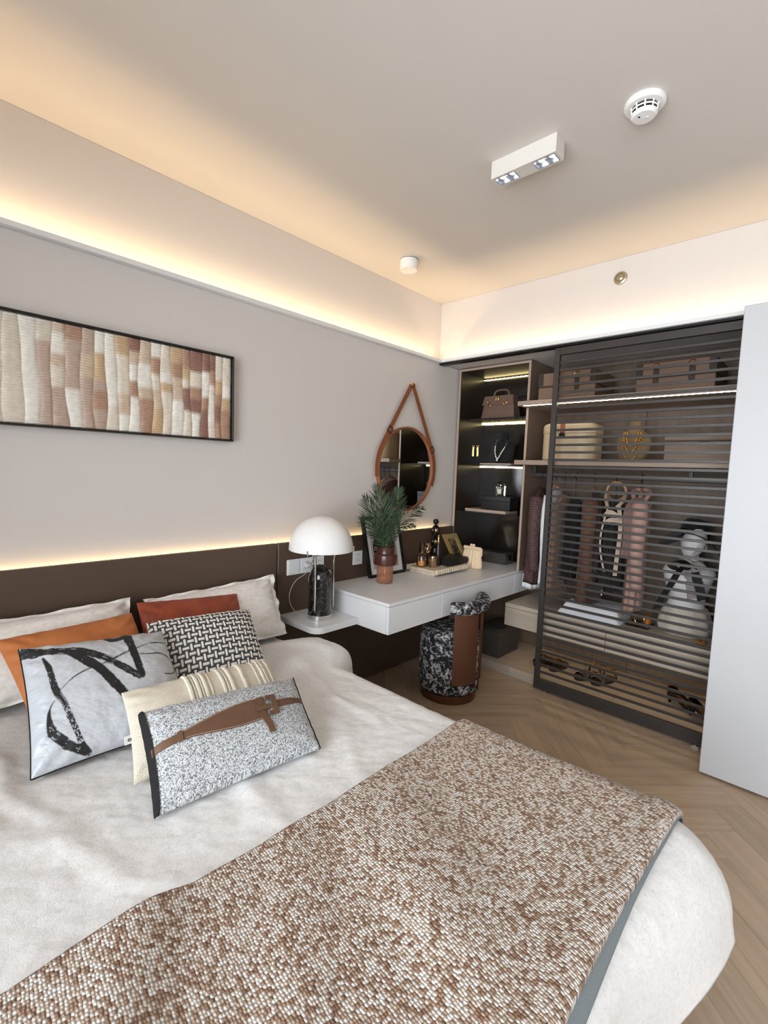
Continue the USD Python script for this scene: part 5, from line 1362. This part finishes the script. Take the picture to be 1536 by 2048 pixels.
# ---------------------------------------------------------------- round mirror on its strap
MC = np.array([.03, -.39, 1.535]); MR = .312
t = Thing('wall_mirror', 'round mirror framed in tan leather and hung by a long leather strap', 'mirror', MC)
tan = mat('tan_leather', L(136, 82, 53), .5, bump=(260, .08))
t.part('glass', lathe([(0, .012), (MR - .004, .012), (MR - .004, .016), (0, .016)], 96, (0.004, MC[1], MC[2]), 'x'), mat('mirror_silver', (.86, .87, .87), .005, metal=1.0), 20)
t.part('frame', lathe([(MR - .010, .004), (MR + .006, .003), (MR + .008, .006), (MR + .008, .032), (MR + .006, .035), (MR - .004, .034), (MR - .006, .030), (MR - .010, .016), (MR - .010, .004)], 96, (.0005, MC[1], MC[2]), 'x'), tan, 40)
PEG = np.array([.030, -.372, 2.165])
Rt = MR + .022
for sgn, end, nm in ((-1, 100, 'strap'), (1, 112, 'strap')):
    pg = PEG + np.array([0, sgn * .011, 0])
    D = pg[1:] - MC[1:]; dist = np.linalg.norm(D); base_a = math.atan2(D[0], D[1])
    ta = base_a + sgn * math.acos(Rt / dist)
    pts = [pg + (np.array([.030, MC[1] + Rt * math.sin(ta), MC[2] + Rt * math.cos(ta)]) - pg) * q for q in np.linspace(0, 1, 14)[:-1]]
    pts += [np.array([.030, MC[1] + Rt * math.sin(b_), MC[2] + Rt * math.cos(b_)]) for b_ in np.linspace(ta, sgn * math.radians(end), 22)]
    pts = np.array(pts)
    tt = np.gradient(pts, axis=0); side = np.cross(tt, np.array([1.0, 0, 0]))
    s_ = t.part(nm, ribbon(pts, side, .036, .0035), tan, 40)
    kb = pts[10 if sgn < 0 else 13]; tb_ = tt[10 if sgn < 0 else 13] / np.linalg.norm(tt[10]); tb_ /= np.linalg.norm(tb_); sb_ = np.cross(tb_, np.array([1.0, 0, 0]))
    lp = [kb + tb_ * (.022 * q1) + sb_ * (.021 * q2) + np.array([.004, 0, 0]) for q1, q2 in ((-1, -1), (-1, 1), (1, 1), (1, -1))]
    lp = np.vstack([np.linspace(lp[i], lp[(i + 1) % 4], 6)[:-1] for i in range(4)])
    t.part('buckle', tube(lp, .0028, 6, closed=True), black_metal, under=s_)
    kb2 = kb + tb_ * .04
    t.part('keeper', ribbon(np.array([kb2 - sb_ * .018 + np.array([.004, 0, 0]), kb2 + np.array([.0045, 0, 0]), kb2 + sb_ * .018 + np.array([.004, 0, 0])]), tb_, .010, .003), tan, under=s_)
t.part('peg', join(lathe([(0, .0005), (.008, .0005), (.008, .036), (.015, .038), (.016, .044), (.012, .048), (0, .049)], 24, (0, PEG[1], PEG[2] + .004), 'x')), gold)

# ---------------------------------------------------------------- leaning poster
t = Thing('poster', 'black framed poster with a black disc leaning behind the palm vase', 'poster', (.08, -.70, .767))
O = np.array([.118, -.850, .7675]); AY = np.array([0, .375, 0.0]); AZ = np.array([-.056, -.045, .425])
ey_, ez_ = AY / np.linalg.norm(AY), None
AZ = AZ - 0 * AY
nx_ = np.cross(AY, AZ); nx_ /= np.linalg.norm(nx_)


def on_poster(a0, a1, b0, b1, n0, n1, tilt_=0):
    c_ = []
    for n_ in (n0, n1):
        for a_, b_ in ((a0, b0), (a1, b0), (a1, b1), (a0, b1)):
            c_.append(O + AY * a_ + AZ * b_ + nx_ * n_)
    h_ = trimesh.convex.convex_hull(np.array(c_))
    return h_


fw_ = .045
for a0, a1, b0, b1 in ((0, fw_, 0, 1), (1 - fw_, 1, 0, 1), (fw_, 1 - fw_, 0, fw_ * .9), (fw_, 1 - fw_, 1 - fw_ * .9, 1)):
    t.part('frame_bar', on_poster(a0, a1, b0, b1, -.012, .012), black)
t.part('backing', on_poster(fw_ * .5, 1 - fw_ * .5, fw_ * .5, 1 - fw_ * .5, -.010, -.004), black)
t.part('mat_board', on_poster(fw_, 1 - fw_, fw_, 1 - fw_, -.0035, -.001), mat('mat_white', L(226, 224, 220), .6))
t.part('print', on_poster(.15, .85, .13, .87, -.0008, .0004), mat('print_grey', L(168, 162, 158), .6))
disc = Polygon([(.5 + .30 * math.cos(a), .47 + .265 * math.sin(a)) for a in np.linspace(0, 2 * PI, 49)[:-1]])
dm = prism(disc, .0006, (0, 0, 0), (1, 0, 0), (0, 1, 0))
dv = np.array([O + AY * p_[0] + AZ * p_[1] + nx_ * (.0006 + p_[2]) for p_ in raw(dm)[0]])
t.part('disc', (dv, raw(dm)[1]), black)
tm = meshkit.text_mesh('COVE', .026, .0006)
tv = np.array(tm.vertices); uy_, uz_ = AY / np.linalg.norm(AY), AZ / np.linalg.norm(AZ)
t.part('lettering', (O + AY * .22 + AZ * .44 + tv[:, :1] * uy_ + tv[:, 1:2] * uz_ + (tv[:, 2:3] + .0014) * nx_, np.array(tm.faces)), mat('print_white', L(222, 218, 212), .6), False)

# ---------------------------------------------------------------- amber vase with palm leaves
VC = np.array([.262, -.850, .767])
t = Thing('vase', 'smoky amber glass vase with a wide shouldered top', 'vase', VC)
def tinted(name, col, ior=1.45):
    return usdkit.material(stage, '/World/Looks/' + name, {'t': ('transparent_bsdf', {'color': col}), 'g': ('glossy_bsdf', {'roughness': .03, 'color': (.9, .9, .9)}), 'f': ('fresnel', {'IOR': ior}), 'm': ('mix_closure', {})}, [('f.fac', 'm.fac'), ('t.BSDF', 'm.closure1'), ('g.BSDF', 'm.closure2')], surface='m.closure')


am_glass = usdkit.material(stage, '/World/Looks/amber_glass', {'p': ('principled_bsdf', {'base_color': L(178, 118, 86), 'roughness': .06, 'alpha': .36})}, [], surface='p.BSDF')
am_frost = mat('amber_frosted', L(92, 50, 36), .3, trans=.35, coat=.3)
t.part('foot_glass', lathe([(0, .0004), (.053, .0004), (.056, .004), (.056, .120), (.053, .120), (.053, .008), (0, .006)], 56, VC), am_glass)
t.part('shoulder', lathe([(.0, .1205), (.060, .1205), (.076, .126), (.079, .134), (.079, .186), (.074, .196), (.060, .202), (.058, .222), (.060, .245), (.056, .245), (.053, .222), (.055, .200), (.070, .190), (.074, .182), (.074, .138), (.068, .131), (0, .126)], 64, VC), am_frost)
t.part('wire_loop', tube(smooth_path([VC + np.array(q) for q in ((.010, -.016, .119), (.022, -.022, .07), (.026, -.012, .030), (.028, .004, .022), (.026, .018, .035), (.020, .020, .08), (.010, .012, .119))], 40), .0022, 6), mat('copper_wire', L(206, 150, 118), .25, metal=1.0))
t = Thing('palm_leaves', 'bunch of dark green feathery palm fronds in the amber vase', 'palm leaves', VC + np.array([0, 0, .2]))
leafm = [usdkit.material(stage, f'/World/Looks/palm_leaf_{k}', {'p': ('principled_bsdf', {'base_color': c_, 'roughness': .42}), 't': ('translucent_bsdf', {'color': c_}), 'm': ('mix_closure', {'fac': .15})}, [('p.BSDF', 'm.closure1'), ('t.BSDF', 'm.closure2')], surface='m.closure') for k, c_ in enumerate((L(54, 74, 52), L(76, 98, 68), L(40, 58, 42)))]
stemm = mat('palm_stem', L(78, 92, 58), .5)
rs = np.random.default_rng(12)
tips = [((.25, -1.045, 1.345), 1), ((.31, -.985, 1.40), 1), ((.23, -.925, 1.415), 1), ((.30, -.775, 1.40), 1), ((.23, -.715, 1.385), 1), ((.34, -.88, 1.33), .9), ((.27, -1.085, 1.22), .9), ((.34, -1.03, 1.14), .7), ((.24, -.445, 1.26), .85), ((.27, -.56, 1.13), .5), ((.21, -.83, 1.36), .9)]
for k, (tip, sc) in enumerate(tips):
    tip = np.array(tip); b0 = VC + np.array([rs.normal() * .016, rs.normal() * .016, .135])
    neck_ = VC + np.array([(tip[0] - VC[0]) * .12 + rs.normal() * .008, np.clip((tip[1] - VC[1]) * .15, -.038, .038), .255])
    mid = neck_ * .45 + tip * .55 + np.array([0, 0, .030 + .03 * (k in (8, 9))])
    pth = smooth_path([b0, neck_, mid, tip], 58)
    fd = t.part('frond', tube(pth, np.linspace(.0032, .0010, 58), 6), stemm)
    T_ = np.gradient(pth, axis=0); T_ /= np.linalg.norm(T_, axis=1, keepdims=True)
    sidev = np.cross(T_, np.array([.75, -.66, .12]) + rs.normal(size=3) * .25); sidev /= np.linalg.norm(sidev, axis=1, keepdims=True)
    nv_ = np.cross(sidev, T_)
    lm = []
    for i in range(16, 58, 2):
        fr0 = (i - 17) / 40
        ln = (.150 * math.sin(PI * (.16 + .80 * fr0)) + .02) * sc
        for sgn in (-1, 1):
            dirv = sidev[i] * sgn * (.66 - .36 * fr0) + T_[i] * (.74 + .3 * fr0) + nv_[i] * (.32 * rs.normal())
            dirv /= np.linalg.norm(dirv)
            base_ = pth[i]; wv_ = np.cross(dirv, nv_[i]); wv_ /= np.linalg.norm(wv_)
            w_ = .0034
            sag = np.array([0, 0, -1.0]) * ln * .12
            pts = [base_, base_ + dirv * ln * .35 + wv_ * w_ + sag * .1, base_ + dirv * ln * .35 - wv_ * w_ + sag * .1, base_ + dirv * ln * .35 + nv_[i] * .0016 + sag * .1, base_ + dirv * ln * .7 + wv_ * w_ * .7 + sag * .5, base_ + dirv * ln * .7 - wv_ * w_ * .7 + sag * .5, base_ + dirv * ln * .7 + nv_[i] * .001 + sag * .5, base_ + dirv * ln + sag]
            lm.append((np.array(pts), np.array([(0, 3, 1), (0, 2, 3), (1, 3, 6), (1, 6, 4), (3, 2, 5), (3, 5, 6), (4, 6, 7), (6, 5, 7)])))
    t.part('leaflets', join(*lm), leafm[k % 3], False, under=fd)

# ---------------------------------------------------------------- tray and the things on it
stone = mat('cream_stone', L(214, 198, 176), .6, vary=(30, L(196, 178, 154), .4, .65))
t = Thing('vanity_tray', 'cream stone tray with scalloped long edges', 'tray', (.25, -.24, .767))
TX0_, TX1_, TY0_, TY1_ = .12, .378, -.445, -.04
t.part('plate', bx(TX0_, TX1_, TY0_, TY1_, .7905, .8105, .005), stone)
for ya in (TY0_ + .010, TY1_ - .045):
    t.part('foot', bx(TX0_ + .012, TX1_ - .012, ya, ya + .035, .7675, .7903, .003), stone)
nb = 15
for x in (TX0_ - .006, TX1_ + .006):
    for k in range(nb):
        y = TY0_ + .014 + k * (TY1_ - TY0_ - .028) / (nb - 1)
        t.part('scallop', lathe([(0, .7825), (.0120, .7825), (.0150, .786), (.0155, .8135), (.0125, .818), (0, .8195)], 16, (x, y, 0)), stone)
gold_glass = tinted('smoked_gold_glass', L(246, 232, 214), 1.6)
merc = mat('mercury_glass', L(206, 176, 140), .18, metal=.85, vary=(45, L(130, 104, 84), .42, .6))
t = Thing('perfume_bottle', 'round smoky gold perfume bottle with tall stopper on the scalloped tray', 'perfume bottle', (.205, -.385, .8107))
c = t.loc
t.part('bottle', lathe([(0, .0004), (.030, .0004), (.038, .006), (.040, .03), (.038, .075), (.030, .094), (.014, .100), (.014, .106), (0, .106)], 40, c), gold_glass)
t.part('liquid', lathe([(0, .006), (.034, .008), (.036, .03), (.0355, .045), (0, .045)], 40, c), UsdShade.Material.Get(stage, '/World/Looks/perfume_liquid'))
t.part('stopper', lathe([(0, .1065), (.021, .1065), (.022, .110), (.021, .176), (.019, .179), (0, .179)], 32, c), gold_glass)
t = Thing('votive_cup', 'mercury glass votive cup at the front of the scalloped tray', 'candle cup', (.270, -.335, .8107))
t.part('cup', lathe([(0, .0004), (.024, .0004), (.031, .008), (.034, .05), (.032, .084), (.029, .084), (.030, .05), (.027, .012), (0, .008)], 40, t.loc), merc)
t.part('wax', lathe([(0, .009), (.026, .012), (.028, .055), (0, .056)], 32, t.loc), mat('wax', L(226, 208, 184), .5))
t = Thing('knot_figurine', 'small silver knot figurine between the bottles on the tray', 'figurine', (.205, -.315, .8107))
t.part('stand', lathe([(0, .0004), (.024, .0004), (.022, .010), (.006, .016), (.005, .09), (0, .09)], 24, t.loc), black)
kt = np.linspace(0, 2 * PI, 121)[:-1]
kn = np.stack([.018 * np.cos(3 * kt) * .55, (np.sin(kt) + 2 * np.sin(2 * kt)) * .0125, (np.cos(kt) - 2 * np.cos(2 * kt)) * .0145], -1)
t.part('knot', tube(kn + t.loc + np.array([0, 0, .135]), .0078, 8, closed=True), merc)
t = Thing('perfume_bottle', 'slender dark perfume bottle with a gold neck on the scalloped tray', 'perfume bottle', (.262, -.262, .8107))
t.part('bottle', lathe([(0, .0004), (.020, .0004), (.021, .01), (.019, .10), (.013, .15), (.009, .175), (0, .175)], 28, t.loc), mat('smoke_glass', L(64, 52, 46), .06, trans=.5))
t.part('neck', lathe([(0, .1755), (.010, .1755), (.011, .182), (.008, .188), (.008, .205), (.011, .208), (.009, .222), (0, .223)], 24, t.loc), gold)
t.part('finial', join(ball(t.loc + np.array([0, -.006, .228]), .006, 2), ball(t.loc + np.array([0, .006, .231]), .006, 2)), gold)
t = Thing('brush_case', 'black rounded leather case lying across the end of the tray', 'case', (.25, -.06, .808))
cp = prism(rounded(.19, .052, .024, 6), .30, (0, 0, 0), (1, 0, 0), (0, 1, 0))
v, f = cp; v2 = np.stack([.262 + v[:, 0], -.225 + v[:, 2] * .8, .8375 + v[:, 1]], -1)
t.part('case', (v2, f), mat('case_black', L(27, 24, 23), .5, bump=(250, .15)), 40)
for k in range(4):
    y = -.215 + .030 * k
    t.part('silver_stick', tube([(.362 - .004 * k, y - .05, .8135), (.30, y, .8660), (.235, y + .05, .8665)], .0020, 6), chrome)
t = Thing('ball_sculpture', 'black sculpture of stacked balls and rings behind the tray', 'sculpture', (.088, -.075, .767))
c = t.loc
t.part('foot', lathe([(0, .0004), (.030, .0004), (.030, .012), (.010, .018), (.010, .05), (.026, .06), (.030, .10), (.022, .14), (0, .15)], 32, c), black_gloss)
for z, R_ in ((.190, .036), (.283, .036)):
    t.part('ring', torus(c + np.array([0, 0, z]), R_, .0105, 'x', 40, 12), black_gloss)
    t.part('inner_ball', ball(c + np.array([.002, 0, z]), .0235, 3), merc)
t.part('ball', ball(c + np.array([0, 0, .3545]), .0235, 3), black_gloss)
t.part('neck', join(tube([c + np.array([0, 0, .228]), c + np.array([0, 0, .238])], .006, 8), tube([c + np.array([0, 0, .326]), c + np.array([0, 0, .334])], .006, 8), tube([c + np.array([0, 0, .14]), c + np.array([0, 0, .147])], .006, 8)), black_gloss)

# gold photo frame, leaning
t = Thing('photo_frame', 'small gold photo frame leaning in the corner behind the clutch', 'photo frame', (.12, .14, .767))
O2 = np.array([.175, .085, .7685]); A2 = np.array([.010, .185, 0.0]); B2 = np.array([-.105, -.050, .235]); n2 = np.cross(A2, B2); n2 /= np.linalg.norm(n2)


def on_frame(a0, a1, b0, b1, n0, n1):
    return trimesh.convex.convex_hull(np.array([O2 + A2 * a_ + B2 * b_ + n2 * n_ for n_ in (n0, n1) for a_, b_ in ((a0, b0), (a1, b0), (a1, b1), (a0, b1))]))


brass = mat('brushed_brass', L(222, 188, 126), .38, metal=.55)
for a0, a1, b0, b1 in ((0, .2, 0, 1), (.8, 1, 0, 1), (.2, .8, 0, .17), (.2, .8, .83, 1)):
    t.part('frame_bar', on_frame(a0, a1, b0, b1, 0, .012), brass)
t.part('photo', on_frame(.19, .81, .16, .84, .001, .004), mat('photo_print', L(150, 128, 92), .12, vary=(9, L(60, 54, 46), .42, .6)))
t.part('stay', trimesh.convex.convex_hull(np.array([O2 + A2 * a_ + B2 * .55 - n2 * .001 for a_ in (.4, .6)] + [O2 + A2 * a_ + B2 * .50 - n2 * .002 for a_ in (.4, .6)] + [np.array([.085, O2[1] + .09 + s * .018, .7685]) for s in (-1, 1)] + [np.array([.090, O2[1] + .09 + s * .018, .7685]) for s in (-1, 1)])), black)

# cream pleated clutch
t = Thing('clutch_bag', 'cream pleated frame clutch standing at the end of the scalloped tray', 'clutch', (.350, .075, .767))
cc = mat('clutch_cream', L(228, 204, 170), .55, bump=(200, .05))
th = np.linspace(0, 2 * PI, 121)[:-1]
rows = []
for z, w_, d_, pl in ((.0005, .086, .030, .3), (.012, .096, .038, .6), (.05, .094, .036, 1), (.10, .084, .026, 1), (.142, .077, .014, .6), (.150, .076, .012, .2)):
    rows.append(np.stack([.350 + w_ * np.sign(np.cos(th)) * np.abs(np.cos(th)) ** .7, .075 + d_ * np.sin(th) * (1 + .16 * pl * np.sin(th * 26)), .767 + z + 0 * th], -1))
t.part('pleated_body', loft(rows), cc, True)
t.part('frame_bar', bx(.270, .430, .062, .088, .9165, .942, .005), cc)
t.part('clasp', join(ball((.340, .075, .951), .012, 2), ball((.362, .075, .951), .012, 2)), cc)
t.part('side_tab', bx(.428, .442, .064, .086, .868, .934, .004), cc)

# things of one kind share a group
GROUPS = {'pillow': 'white pillows against the headboard', 'cushion': 'cushions piled on the bed', 'socket_plate': 'socket plates by the bed', 'wardrobe_shelf': 'wardrobe shelves', 'storage_box': 'buckled boxes on the upper shelf',
          'folded_shirt': 'folded white shirts', 'slide_sandal': 'pair of ringed slides', 'studded_sandal': 'pair of studded sandals', 'heeled_pump': 'pair of black pumps', 'bead_bracelet': 'amber bracelets', 'coat': 'clothes on the rail', 'shirt': 'clothes on the rail',
          'jacket': 'clothes on the rail', 'dress': 'clothes on the rail', 'blouse': 'clothes on the rail', 'trench_coat': 'clothes on the rail', 'scarf_coat': 'clothes on the rail', 'perfume_bottle': 'perfume bottles'}
for pr in stage.GetPrimAtPath('/World').GetChildren():
    nm = pr.GetName()
    if nm[-4:-3] == '_' and nm[-3:].isdigit(): nm = nm[:-4]
    if nm in GROUPS and pr.GetCustomDataByKey('label'): pr.SetCustomDataByKey('group', GROUPS[nm])
